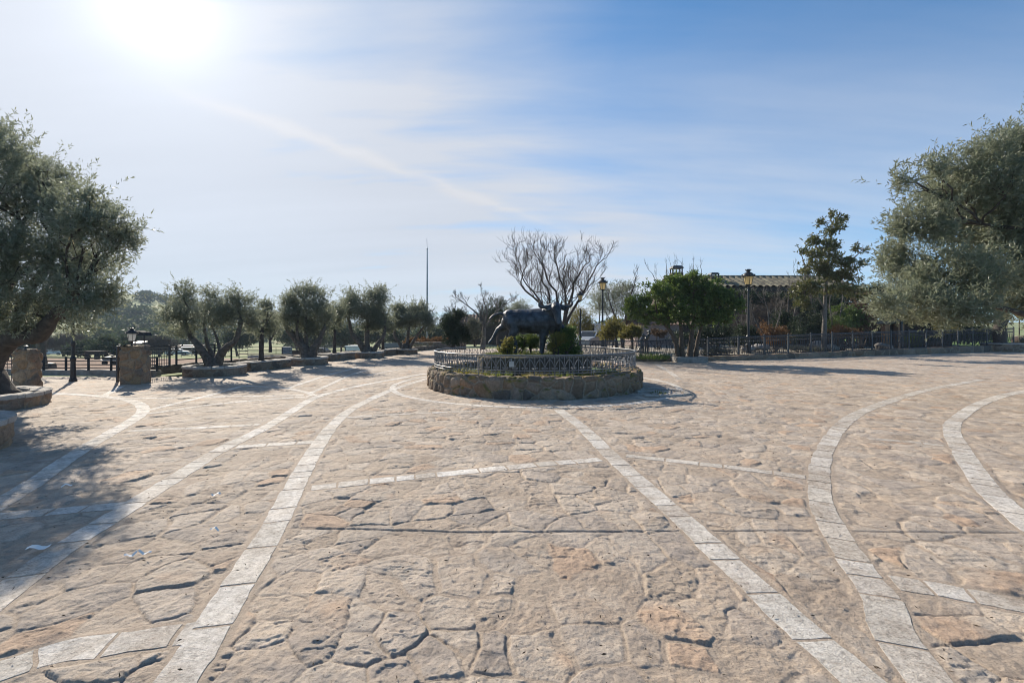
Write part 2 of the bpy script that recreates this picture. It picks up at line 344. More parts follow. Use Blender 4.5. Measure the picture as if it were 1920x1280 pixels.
# ---------------------------------------------------------------- paving strips (centre lines on the plaza)
STR = [
 ([(318,1300),(400,1172),(440,1105),(490,1028),(525,965),(560,898),(588,848),(622,800),(655,770),(700,746),(745,727),(800,710)], .215),
 ([(-60,1165),(60,1072),(130,1020),(230,958),(330,895),(420,840),(500,800),(555,766),(590,746),(640,731),(700,718),(800,700)], .215),
 ([(-70,985),(0,945),(60,907),(140,852),(200,816),(245,790),(268,772),(262,758),(235,749),(200,744),(150,740),(90,737.5),(30,737)], .22),
 ([(192,743.5),(212,733),(228,724)], .17),
 ([(222,747.3),(300,746),(390,744),(480,742.5),(570,741)], .15),
 ([(274,770),(340,754),(400,739),(452,724)], .15),
 ([(452,723.5),(500,725),(540,728.5),(572,735),(590,742)], .17),
 ([(278,776),(400,758),(500,749),(582,743)], .16),
 ([(238,808),(300,805),(370,802),(488,796)], .16),
 ([(442,838),(500,834),(588,829)], .17),
 ([(-40,972),(0,968),(130,956),(228,948)], .19),
 ([(-90,1283),(0,1258),(110,1222),(210,1208),(362,1186)], .20),
 ([(582,915),(700,902),(850,887),(1000,872),(1126,861)], .17),
 ([(537,729),(575,716),(613,704),(650,694),(676,686)], .15),
 ([(580,738),(620,720),(660,702),(700,691)], .15),
 ([(1047,768),(1090,800),(1140,849),(1200,904),(1290,983),(1340,1030),(1440,1122),(1530,1202),(1640,1297)], .215),
 ([(1232,684),(1252,695),(1274,711)], .20),
 ([(1840,712),(1739,731),(1645,760),(1589,788),(1554,830),(1537,877),(1540,942),(1562,989),(1580,1020),(1612,1069),(1652,1122),(1678,1190),(1735,1268),(1770,1310)], .215),
 ([(2080,712),(1920,734),(1847,753),(1800,781),(1784,805),(1808,853),(1850,914),(1903,963),(1990,1030),(2090,1110)], .22),
 ([(1172,854),(1300,868),(1400,880),(1512,895)], .15),
 ([(1672,1092),(1800,1112),(1960,1146)], .19),
 ([(1625,822),(1700,828),(1772,836)], .14),
 ([(650,783),(740,777),(900,770)], .13),
 ([(790,697),(700,716),(640,728)], .05),
 ([(800,686),(740,694),(690,704)], .13),
]
FC = Vector(((1001-960)/F*13.2, 13.2, 0))                     # fountain centre
def smooth_line(pts, step=0.1):
    a = np.array([[*G(x, y)[:2]] for x, y in pts])
    return resample(a, step)
def resample(a, step, closed=False):
    n = len(a); out = []
    for i in range(n if closed else n-1):
        if closed: p0, p1, p2, p3 = a[(i-1) % n], a[i], a[(i+1) % n], a[(i+2) % n]
        else: p0, p1, p2, p3 = a[max(i-1, 0)], a[i], a[i+1], a[min(i+2, n-1)]
        for t in np.linspace(0, 1, 12, endpoint=False):
            out.append(0.5*((2*p1)+(-p0+p2)*t+(2*p0-5*p1+4*p2-p3)*t*t+(-p0+3*p1-3*p2+p3)*t**3))
    out.append(a[0] if closed else a[-1]); out = np.array(out)
    d = np.r_[0, np.cumsum(np.hypot(*np.diff(out, axis=0).T))]; m = max(3, int(d[-1]/step)+1); s = np.linspace(0, d[-1], m)
    return np.c_[np.interp(s, d, out[:, 0]), np.interp(s, d, out[:, 1])]
LINES = [(smooth_line(p), w) for p, w in STR if w > .06]
ring = np.array([[FC.x+3.97*math.cos(t), FC.y+3.97*math.sin(t)] for t in np.linspace(R(140), R(395), 90)])
LINES.append((ring, .17))
RIDGE = np.array([[*G(x, y)[:2]] for x, y in [(300, 988), (560, 990), (760, 994), (900, 997), (1200, 996), (1500, 995), (1920, 1000), (2300, 1003)]])
RIDGE = resample(RIDGE, 0.1)
# ---------------------------------------------------------------- plaza
def plaza():
    r = [1.0]
    while r[-1] < 52: r.append(r[-1]*(1.0018 if r[-1] < 14 else 1.003 if r[-1] < 30 else 1.006))
    r = np.array(r, np.float32); th = np.arange(R(-72), R(71), 0.00242, dtype=np.float32)
    rr, tt = np.meshgrid(r, th, indexing='ij'); nr, ntn = rr.shape
    x = (rr*np.sin(tt)).ravel(); y = (rr*np.cos(tt)).ravel()
    wx = x+0.16*(fbm(x*2.6, y*2.6, 3, 4)-.5)+0.5*(fbm(x*.5, y*.5, 8, 2)-.5); wy = y+0.16*(fbm(x*2.6, y*2.6, 4, 4)-.5)+0.5*(fbm(x*.5, y*.5, 9, 2)-.5)
    e, a, b, dx, dy = voro(wx, wy, 0.235, 11, 0.30)
    n1 = fbm(x*1.3, y*1.3, 21, 3); n2 = fbm(x*9+a*31, y*9+b*17, 31, 4); n3 = fbm(x*3.2+a*53, y*3.2+b*71, 41, 4)
    jw = 0.007+0.018*np.clip(n1*2.2-.7, 0, 1); j = (1-sstep(0.55*jw, jw+0.004, e))*np.clip(fbm(x*1.9, y*1.9, 55, 3)*3.2-.75, .15, 1)
    jd = 0.002+0.0065*np.clip(fbm(x*2.2, y*2.2, 51, 3)*3.2-1.35, 0, 1)
    # cleft stone: broken terraces on each slab
    te = fbm(x*2.1+a*37+.3*y, y*4.4+b*91, 61, 5, .62)*7; tr = np.floor(te)+sstep(0.86, 1.0, te-np.floor(te))
    n4 = fbm(x*28, y*28, 33, 3, .6); rough = 0.011*(n2-.5)+0.012*(n4-.5)+0.011*(n3-.5)+0.0058*(tr-3.5)*np.clip(b*1.6-.3, 0.15, 1.1)
    pil = 0.004*sstep(0.0, 0.022, e)+.002*sstep(0, .10, e)
    ang = b*2*np.pi; tilt = (np.cos(ang)*dx+np.sin(ang)*dy)*0.022*(a*2-0.6)
    z = (1-j)*(rough+pil+tilt+0.0105*(a-.5))+j*(0.006*(n2-.5)+.006*(n4-.5)+.004*(fbm(x*1.5, y*1.5, 42, 2)-.5))-j*jd
    # long cracked expansion joint
    def near_line(L, pad):
        mk = np.full(x.shape, 9.0, np.float32); step = 3
        for i in range(0, len(L)-1, step):
            p = L[i]; q = L[min(i+step, len(L)-1)]
            sel = np.where((x > min(p[0], q[0])-pad) & (x < max(p[0], q[0])+pad) & (y > min(p[1], q[1])-pad) & (y < max(p[1], q[1])+pad))[0]
            if not len(sel): continue
            v = q-p; l2 = v@v+1e-9; t = np.clip(((x[sel]-p[0])*v[0]+(y[sel]-p[1])*v[1])/l2, 0, 1)
            d = np.hypot(x[sel]-p[0]-t*v[0], y[sel]-p[1]-t*v[1]); mk[sel] = np.minimum(mk[sel], d)
        return mk
    d = near_line(RIDGE, .2)+0.02*(n2-.5); k = 1-sstep(0.004, 0.022, d); z = z-0.03*k*np.clip((x+2.2)*1.2, .25, 1); j = np.maximum(j, k*.6)
    lip = (1-sstep(0.02, 0.07, d)); z = z*(1-.6*lip)+.002*lip
    for L, w in LINES:
        d = near_line(L, w/2+.12)
        k = 1-sstep(w/2+.014, w/2+.045, d+0.03*(n3-.5)); z = z*(1-k)+(.0022+.003*(n2-.5))*k; j = np.maximum(j, k)
    tone = np.clip(0.5+(a-.5)*1.0+0.30*(n3-.5), 0, 1)
    far = sstep(30, 50, np.hypot(x, y)); z = z*(1-.3*far)
    V = np.c_[x, y, z]
    i = np.arange(nr-1)[:, None]*ntn+np.arange(ntn-1)[None, :]
    Q = np.stack([i, i+1, i+ntn+1, i+ntn], -1).reshape(-1, 4)[:, ::-1]
    cx = x[Q[:, 0]]; cy = y[Q[:, 0]]
    # left edge: low boundary wall line; back: beds; fountain inside
    s1 = (cx-(-12.3))*(33.5-15.4)-(cy-15.4)*(-6.4+12.3)          # >0 on the plaza side of the left wall
    keep = ((s1 > 0) | (cy < 15.2)) & (cy < 36.5)
    keep &= ~((cx > 5.0) & (cy > 22.4+0.325*np.maximum(cx-6.0, 0)+.4) & (cx < 34)) & ~((cx > 2.5) & (cx <= 5.2) & (cy > 24))
    keep &= np.hypot(cx-FC.x, cy-FC.y) > 2.7
    keep &= ~((cx < -10.8) & (cy > 15.2))
    Q = Q[keep]
    o = npmesh('paved_plaza', V, Q, M_PAVE, attrs={'tone': tone, 'mortar': j}, smooth=True); struct(o)
plaza()
rng = np.random.default_rng(7)
def strip_blocks(L, w, seed, worn=0.0):
    rg = np.random.default_rng(seed); d = np.r_[0, np.cumsum(np.hypot(*np.diff(L, axis=0).T))]; tot = d[-1]; s = 0.0
    V = []; Fq = []; T = []; Mo = []
    while s < tot-0.05:
        l = rg.uniform(.22, .5)
        if rg.random() < .12: l = rg.uniform(.16, .25)
        e = min(s+l, tot); g = rg.uniform(.006, .014)
        nu = max(5, int((e-s)/.045)+2); nv = 7
        us = np.r_[s+g/2, np.linspace(s+g/2+.006, e-g/2-.006, nu-2), e-g/2]; vs = np.r_[-w/2, np.linspace(-w/2+.006, w/2-.006, nv-2), w/2]
        px = np.interp(us, d, L[:, 0]); py = np.interp(us, d, L[:, 1])
        qx = np.interp(us+.03, d, L[:, 0])-np.interp(us-.03, d, L[:, 0]); qy = np.interp(us+.03, d, L[:, 1])-np.interp(us-.03, d, L[:, 1])
        ln = np.hypot(qx, qy)+1e-9; nx, ny = -qy/ln, qx/ln; wob = 1+rg.uniform(-.05, .04)
        X = px[:, None]+nx[:, None]*vs[None]*wob; Y = py[:, None]+ny[:, None]*vs[None]*wob
        X = X+.026*(fbm(X*9, Y*9, 5, 3)-.5); Y = Y+.026*(fbm(X*9, Y*9, 6, 3)-.5)
        Z = .0048+rg.uniform(-.001, .001)+.0030*(fbm(X*16, Y*16, 9, 3)-.5)
        Z[0] = Z[-1] = -.035; Z[:, 0] = Z[:, -1] = -.035
        b = len(V) and sum(len(q) for q in V); V.append(np.stack([X, Y, Z], -1).reshape(-1, 3))
        i = np.arange(nu-1)[:, None]*nv+np.arange(nv-1)[None]; Fq.append(b+np.stack([i, i+nv, i+nv+1, i+1], -1).reshape(-1, 4))
        T.append(np.full(nu*nv, rg.random())); mm = np.zeros((nu, nv)); mm += min(.75, rg.random()**4*.35+worn*rg.uniform(.4, 1.3)); mm += np.clip((fbm(X*7, Y*7, 15, 4)-.48)*1.5, 0, .45); Mo.append(np.clip(mm, 0, 1).ravel()); s = e
    o = npmesh('paving_strip', np.concatenate(V), np.concatenate(Fq), M_GRAN, attrs={'tone': np.concatenate(T), 'mortar': np.concatenate(Mo)}, smooth=False)
    struct(o)
for i, (L, w) in enumerate(LINES): strip_blocks(L, w, 100+i, {15: .22, 16: .35, 17: .45, 18: .22, 19: .5, 20: .35, 21: .5, 22: .4}.get(i, .06))
# ---------------------------------------------------------------- wide terrain
def base_z(x, y):
    x = np.asarray(x, float); y = np.asarray(y, float); left = (-12.3+.326*(y-15.4))-x
    return -.09-.05*np.clip(y-17, 0, 90)*sstep(0.0, 3.0, left)
def terrain():
    r = np.r_[np.linspace(0.5, 60, 62), np.geomspace(61, 3500, 110)]; th = np.radians(np.linspace(-78, 78, 300))
    rr, tt = np.meshgrid(r, th, indexing='ij'); x = (rr*np.sin(tt)).ravel(); y = (rr*np.cos(tt)).ravel(); R_ = rr.ravel(); A = np.degrees(tt.ravel())
    z = base_z(x, y)
    hill = sstep(150, 520, R_)*(17+9*fbm(A*.09+4, R_*.003, 71, 3)+ 14*np.exp(-((A+41)/7)**2)+6*np.exp(-((A+52)/5)**2))*(0.30+0.7*sstep(-18, -34, A))
    z = z+np.where(R_ > 62, hill+1.2*(fbm(x*.02, y*.02, 72, 3)-.5)*sstep(62, 120, R_), 0)
    nr, ntn = rr.shape; i = np.arange(nr-1)[:, None]*ntn+np.arange(ntn-1)[None]; Q = np.stack([i, i+ntn, i+ntn+1, i+1], -1).reshape(-1, 4)
    def f(b, m):
        n = noise(.06, 6, .6); n2 = noise(.9, 6, .65)
        c = ramp_(n, [(.36, (.22, .245, .10)), (.5, (.14, .19, .06)), (.62, (.28, .27, .14))])
        c = mix_(.5, c, ramp_(n2, [(.3, (.55, .5, .45)), (.7, (1.3, 1.25, 1.2))]), 'MULTIPLY'); lk(c, b.inputs['Base Color'])
        b.inputs['Roughness'].default_value = 1.0; bump(b, n2, .6, .1)
    o = npmesh('ground', np.c_[x, y, z], Q[:, ::-1], mat('field_ground', f), smooth=True); struct(o)
    return x, y, z, R_, A
TX, TY, TZ, TR, TA = terrain()
def ground_z(a_deg, r):
    hill = sstep(150, 520, np.array([r]))*(17+9*fbm(np.array([a_deg*.09+4]), np.array([r*.003]), 71, 3)+14*np.exp(-((a_deg+41)/7)**2)+6*np.exp(-((a_deg+52)/5)**2))*(0.30+0.7*sstep(-18, -34, np.array([a_deg])))
    return float(hill[0])+float(base_z(r*math.sin(R(a_deg)), r*math.cos(R(a_deg))))
def sheet(name, pts, z, m, cell=.5, amp=.03, slope=False):
    """irregular flat patch of ground with uneven surface"""
    p = np.array(pts); x0, y0 = p.min(0); x1, y1 = p.max(0); gx = np.arange(x0, x1+cell, cell); gy = np.arange(y0, y1+cell, cell)
    X, Y = np.meshgrid(gx, gy, indexing='ij'); ins = np.zeros(X.shape, bool); n = len(p)
    for k in range(n):
        a, b = p[k], p[(k+1) % n]; c = ((a[1] > Y) != (b[1] > Y)); ins ^= c & (X < (b[0]-a[0])*(Y-a[1])/((b[1]-a[1]) or 1e-9)+a[0])
    Z = z+(base_z(X, Y)+.09 if slope else 0)+amp*(fbm(X.ravel()*.9, Y.ravel()*.9, 81, 4)-.5).reshape(X.shape)*2
    nx, ny = X.shape; i = np.arange(nx-1)[:, None]*ny+np.arange(ny-1)[None]; Q = np.stack([i, i+ny, i+ny+1, i+1], -1).reshape(-1, 4)
    kp = (ins.ravel()[Q].sum(1) >= 2); o = npmesh(name, np.c_[X.ravel(), Y.ravel(), Z.ravel()], Q[kp], m, smooth=True); struct(o); return o
M_DIRT = simple('ploughed_dirt', (0.20, 0.125, 0.085), 1.0, var=.45, scale=1.6, bs=.9, bd=.08)
M_SAND = simple('pale_sand', (0.50, 0.43, 0.36), 1.0, var=.15, scale=1.2, bs=.4, bd=.03)
M_LAWN = simple('lawn', (0.10, 0.17, 0.03), 1.0, var=.35, scale=3, bs=.9, bd=.05)
M_GRAVEL = simple('garden_gravel', (0.24, 0.21, 0.165), 1.0, var=.5, scale=5, bs=.9, bd=.04)
sheet('dirt_paddock', [(-60, 17.3), (-13.3, 17.3), (-11.3, 23.5), (-12, 30), (-19, 46), (-70, 50)], -.0, M_DIRT, .45, .05, True)
sheet('sand_arena', [(-34, 62), (-10, 60), (-16, 100), (-48, 100)], -.0, M_SAND, 1.0, .02, True)
sheet('garden_bed', [(3.0, 23.4), (6.0, 23.0), (14, 25.5), (22, 28.1), (31, 31.2), (38, 34), (40, 48), (2, 48)], .20, M_GRAVEL, .45, .07)
sheet('lawn', [(36, 35.5), (80, 35), (80, 75), (40, 75)], .25, M_LAWN, 1.0, .1)
# ---------------------------------------------------------------- masonry
def masonry(name, path, closed, h, thick, m, parent=None, origin=None, cell=.28, relief=.03, seed=1, z0=0.0, h1=None, res=.035, ax=1.4, top_wob=0.02, zfn=None, drop=.2):
    """stone wall along a path: outside face, top and inside face with stones in relief"""
    a = np.array(path, float)
    L = resample(a, res, closed) if len(a) > 2 or closed else np.linspace(a[0], a[1], max(3, int(np.hypot(*(a[1]-a[0]))/res)))
    if closed: L = L[:-1]
    n = len(L)
    if closed: tg = np.roll(L, -1, 0)-np.roll(L, 1, 0)
    else: tg = np.gradient(L, axis=0)
    tg /= np.hypot(tg[:, 0], tg[:, 1])[:, None]; nx, ny = tg[:, 1], -tg[:, 0]
    s = np.r_[0, np.cumsum(np.hypot(*np.diff(L, axis=0).T))]
    nh = max(4, int(h/res)); nt_ = max(4, int(thick/res)); prof = []
    for i in range(nh): prof.append((0.0, i/nh, 1, 0))
    for i in range(nt_): prof.append((i/nt_, 1.0, 0, 1))
    for i in range(nh+1): prof.append((1.0, 1-i/nh, -1, 0))
    pr = np.array(prof); k = len(pr); per = pr[:, 1]*h+pr[:, 0]*thick+np.where(pr[:, 2] < 0, (1-pr[:, 1])*h, 0)
    per = np.where(pr[:, 2] < 0, h+thick+(1-pr[:, 1])*h, per)
    S, U = np.meshgrid(s, per, indexing='ij'); tot = s[-1]+res
    x, y = S.ravel(), U.ravel(); wx = x+.08*(fbm(x*4, y*4, seed+1, 3)-.5); wy = y+.10*(fbm(x*4, y*4, seed+2, 3)-.5)
    e, r1, r2, dx, dy = voro(wx, wy, cell, seed, drop, ax)
    j = 1-sstep(.003, .022, e); dome = sstep(0, .055, e)
    disp = (relief*(dome*.75+.7*(r1-.5)*(1-j)-.3*j)+.02*(fbm(x*9, y*9, seed+3, 4)-.5)).reshape(S.shape)
    off = pr[None, :, 0]*thick-disp*pr[None, :, 2]
    hh = h if h1 is None else (h+(h1-h)*(s/s[-1]))[:, None]
    wobt = top_wob*(fbm(s*1.7, s*0+seed, seed+4, 3)-.5)[:, None]*2
    Z = pr[None, :, 1]*(hh+wobt)+disp*pr[None, :, 3]*.8
    rnd = .03*((pr[:, 1] > .93) & (pr[:, 2] != 0)); off = off+rnd*pr[None, :, 2]
    X = L[:, 0][:, None]-nx[:, None]*off; Y = L[:, 1][:, None]-ny[:, None]*off
    if zfn is not None: Z = Z+zfn(s)[:, None]
    V = np.stack([X, Y, Z+z0], -1).reshape(-1, 3)
    ii = np.arange(n if closed else n-1); i0 = ii[:, None]*k+np.arange(k-1)[None]; i1 = ((ii+1) % n)[:, None]*k+np.arange(k-1)[None]
    Q = np.stack([i0, i0+1, i1+1, i1], -1).reshape(-1, 4)
    if not closed:
        for row in (0, n-1):
            for q in range(nh): Q = np.vstack([Q, [[row*k+q, row*k+q+1, row*k+k-2-q, row*k+k-1-q]]])
    return npmesh(name, V, Q, m, parent, origin, {'tone': r1, 'mortar': j}, True)
def circ(c, r, n=40, a0=0.0): return [(c[0]+r*math.cos(a0+2*math.pi*i/n), c[1]+r*math.sin(a0+2*math.pi*i/n)) for i in range(n)]
def coping(name, path, closed, w, th, z, m, parent, seed, lmin=.3, lmax=.5, over=.03, name_='coping'):
    """row of separate cap blocks in one mesh"""
    rg = np.random.default_rng(seed); a = np.array(path, float)
    L = resample(a, .05, closed) if len(a) > 2 else np.linspace(a[0], a[1], 40)
    d = np.r_[0, np.cumsum(np.hypot(*np.diff(L, axis=0).T))]; s = 0; V = []; Fq = []; T = []; nb = 0
    while s < d[-1]-.04:
        e = min(s+rg.uniform(lmin, lmax), d[-1])
        if d[-1]-e < .12: e = d[-1]
        m_ = 6; us = np.linspace(s+.006, e-.006, m_); px = np.interp(us, d, L[:, 0]); py = np.interp(us, d, L[:, 1])
        qx = np.interp(us+.04, d, L[:, 0])-np.interp(us-.04, d, L[:, 0]); qy = np.interp(us+.04, d, L[:, 1])-np.interp(us-.04, d, L[:, 1]); ln = np.hypot(qx, qy)+1e-9
        nx, ny = qy/ln, -qx/ln; dz = rg.uniform(-.006, .006); vv = []
        prof = [(over, 0), (over+.004, th*.85), (over-.015, th), (-w*.5, th+.004), (-w+.015, th), (-w, th*.85), (-w, 0)]
        for o_, zz_ in prof: vv.append(np.c_[px+nx*o_, py+ny*o_, np.full(m_, z+zz_+dz)])
        q = np.array(vv); k = len(prof); V.append(q.reshape(-1, 3)+rg.normal(0, .0025, (k*m_, 3)))
        i = np.arange(k)[:, None]*m_+np.arange(m_-1)[None]; i2 = ((np.arange(k)+1) % k)[:, None]*m_+np.arange(m_-1)[None]
        Fq.append(nb+np.stack([i, i2, i2+1, i+1], -1).reshape(-1, 4))
        for c0 in (0, m_-1): Fq.append(nb+np.array([[0*m_+c0, 1*m_+c0, 5*m_+c0, 6*m_+c0], [1*m_+c0, 2*m_+c0, 4*m_+c0, 5*m_+c0], [2*m_+c0, 3*m_+c0, 4*m_+c0, 4*m_+c0]]))
        T.append(np.full(k*m_, rg.random())); nb += k*m_; s = e
    Q = np.concatenate(Fq); Q = Q[[len(set(r_)) == 4 for r_ in Q.tolist()]]
    return npmesh(name_, np.concatenate(V), Q, m, parent, None, {'tone': np.concatenate(T), 'mortar': np.zeros(nb)}, False)
def soil(parent, c, r, z, seed=0, m=None, name='soil', n=40):
    V = [(c[0], c[1], z+.06)]
    for i in range(1, 7):
        for k in range(n):
            a = 2*math.pi*k/n; q = r*i/6; V.append((c[0]+q*math.cos(a), c[1]+q*math.sin(a), z+.06*(1-(i/6)**2)+.02*random.random()))
    Fq = [(0, 1+k, 1+(k+1) % n) for k in range(n)]; MBx = MB(); MBx.add(V, Fq+[(1+(i-1)*n+k, 1+i*n+k, 1+i*n+(k+1) % n, 1+(i-1)*n+(k+1) % n) for i in range(1, 6) for k in range(n)])
    return MBx.build(name, m or M_SOIL, parent, smooth=True)
random.seed(5)
# ---------------------------------------------------------------- vegetation machinery
def unit(a): return a/(np.linalg.norm(a, axis=-1, keepdims=True)+1e-9)
def leaves_from(C, D, ln, wd, rg, bend=.15):
    """C base points, D directions -> folded leaf quads (two halves)"""
    n = len(C); up = unit(rg.normal(0, 1, (n, 3))+np.array([0, 0, .5])); s = unit(np.cross(D, up)); nn = np.cross(s, D)
    l = ln*rg.uniform(.7, 1.25, (n, 1)); w = wd*rg.uniform(.75, 1.2, (n, 1))*.5
    mid = C+D*l*.45; tip = C+D*l+nn*l*bend*rg.uniform(-1, 1, (n, 1))
    V = np.stack([C, mid+s*w+nn*w*.3, tip, mid-s*w+nn*w*.3], 1).reshape(-1, 3)
    Q = np.arange(n*4).reshape(-1, 4); return V, Q
def crown_pts(clumps, n, rg, sub=11, sig=.30, shell=.72):
    cl = np.array(clumps, float); wgt = (cl[:, 3]*cl[:, 4]*cl[:, 5])**(2/3); wgt /= wgt.sum(); P_, O_, T_ = [], [], []
    for c, w in zip(cl, wgt):
        m = max(6, int(n*w)); ns = max(4, int(sub)); a = unit(rg.normal(0, 1, (ns, 3))); sc_ = a*(shell*rg.uniform(.45, 1.12, (ns, 1)))
        k = rg.integers(0, ns, m); q = sc_[k]+rg.normal(0, sig, (m, 3)); p = c[:3]+q*c[3:6]
        P_.append(p); O_.append(q); T_.append(rg.random(ns)[k]*.35)
    return np.concatenate(P_), np.concatenate(O_), np.concatenate(T_)
def crown(name, clumps, parent, m, n, ln, wd, rg, k=12, twig=.25, up=.35, out=.7, rnd=.55, sub=11, sig=.30, shell=.72, droop=0.0, origin=None, zmin=None, fringe=0, ftw=.5):
    P_, O_, T_ = crown_pts(clumps, n, rg, sub, sig, shell); N = len(P_)
    D = unit(unit(O_)*out+np.array([0, 0, up])+rg.normal(0, rnd, (N, 3)))
    t = rg.random((N, k, 1)); base = P_[:, None]+D[:, None]*(t-.5)*twig*rg.uniform(.6, 1.3, (N, 1, 1)); base[..., 2:] -= droop*t*t*twig
    side = rg.normal(0, 1, (N, k, 3)); ld = unit(D[:, None]*.75+unit(side)*.75)
    base = base.reshape(-1, 3); ld = ld.reshape(-1, 3); tone = np.repeat(np.clip(T_+rg.uniform(0, .65, N), 0, 1), k)
    tone = np.clip(tone*.75+.25*rg.random(len(tone)), 0, 1)
    if fringe:
        cl = np.array(clumps, float); ww = cl[:, 3]*cl[:, 5]; q = rg.choice(len(cl), fringe, p=ww/ww.sum()); a = unit(rg.normal(0, 1, (fringe, 3))); fp_ = cl[q, :3]+a*cl[q, 3:6]*rg.uniform(.8, 1.02, (fringe, 1))
        fd = unit(a*.9+np.array([0, 0, .55])+rg.normal(0, .35, (fringe, 3))); kk = 18; t = rg.random((fringe, kk, 1)); b2 = (fp_[:, None]+fd[:, None]*t*ftw*rg.uniform(.5, 1.2, (fringe, 1, 1))).reshape(-1, 3)
        l2 = unit(fd[:, None]*.9+unit(rg.normal(0, 1, (fringe, kk, 3)))*.8).reshape(-1, 3); base = np.concatenate([base, b2]); ld = np.concatenate([ld, l2]); tone = np.concatenate([tone, rg.random(len(b2))*.8])
    if zmin is not None:
        kp = base[:, 2] > zmin; base, ld, tone = base[kp], ld[kp], tone[kp]
    V, Q = leaves_from(base, ld, ln, wd, rg)
    return npmesh(name, V, Q, m, parent, origin, {'tone': np.repeat(tone, 4)})
def wob(p0, p1, n, amp, rg, sag=0.0):
    p0 = Vector(p0); p1 = Vector(p1); L = (p1-p0).length; out = []; o = Vector((0, 0, 0))
    for i in range(n+1):
        t = i/n
        if 0 < i < n: o = o*.6+Vector(rg.normal(0, amp*L, 3))
        out.append(p0.lerp(p1, t)+o*math.sin(math.pi*t)*1.2+Vector((0, 0, -sag*L*math.sin(math.pi*t))))
    return out
def taper(r0, r1, n, rg=None, j=.0): return [(r0+(r1-r0)*i/n)*(1+(rg.uniform(-j, j) if rg is not None else 0)) for i in range(n+1)]
def smoothpath(pts, k=5):
    pts = [Vector(p) for p in pts]; n = len(pts); out = []
    for i in range(n-1):
        p0, p1, p2, p3 = pts[max(i-1, 0)], pts[i], pts[i+1], pts[min(i+2, n-1)]
        for q in range(k):
            t = q/k; out.append(.5*((2*p1)+(p2-p0)*t+(2*p0-5*p1+4*p2-p3)*t*t+(3*p1-p0-3*p2+p3)*t**3))
    out.append(pts[-1]); return out
def limb(mb, pts, r0, r1, rg, n=9, k=5, j=.10):
    p = smoothpath(pts, k); m = len(p)-1; mb.tube(p, [r*(1 if i else 1.0) for i, r in enumerate(taper(r0, r1, m, rg, j))], n)
def crown_branches(mb, clumps, starts, rg, r=.035, per=5):
    """limbs from the nearest start to every clump, then boughs inside it"""
    for c in clumps:
        cc = Vector(c[:3]); s = min(starts, key=lambda q: (Vector(q)-cc).length); p = wob(s, cc, 5, .05, rg)
        mb.tube(p, taper(r, r*.45, 5), 6)
        for _ in range(per):
            a = rg.normal(0, 1, 3); a /= np.linalg.norm(a); e = cc+Vector((a[0]*c[3], a[1]*c[4], abs(a[2])*c[5] if rg.random() < .7 else a[2]*c[5]))*.8
            mb.tube(wob(p[rg.integers(2, 6)], e, 4, .06, rg), taper(r*.4, r*.1, 4), 4)
def px_clumps(lst, d, rg=None, dep=1.0, jit=.5):
    out = []
    for q in lst:
        px, py, rx, ry = q[:4]; dd = d+(q[4] if len(q) > 4 else (rg.uniform(-jit, jit) if rg is not None else 0))
        c = P(px, py, dd); rxm, rym = rx*dd/F, ry*dd/F; out.append((c.x, c.y, c.z, rxm, (rxm+rym)/2*dep, rym))
    return out
def tree(name, label, cat, base, limbs_, clumps, leaf, bark, n, ln, wd, seed, group=None, r0=.16, k=12, twig=.25, up=.35, sub=11, sig=.30, shell=.72, per=5, br=.035, j=.10, flare=None, **kw):
    rg = np.random.default_rng(seed); o = thing(name, label, cat, base, 0, group); mb = MB(); starts = []
    for pts, ra, rb in limbs_:
        limb(mb, pts, ra, rb, rg, j=j); starts += [pts[-1], pts[-2] if len(pts) > 2 else pts[-1]]
    if flare: mb.lathe((base[0], base[1], base[2]-.05), [(flare*1.5, 0), (flare*1.15, .12), (flare*.9, .3), (flare*.75, .5)], 12)
    crown_branches(mb, clumps, starts, rg, br, per)
    mb.build('trunk', bark, o, smooth=True)
    crown('crown', clumps, o, leaf, n, ln, wd, rg, k, twig, up, sub=sub, sig=sig, shell=shell, **kw); return o
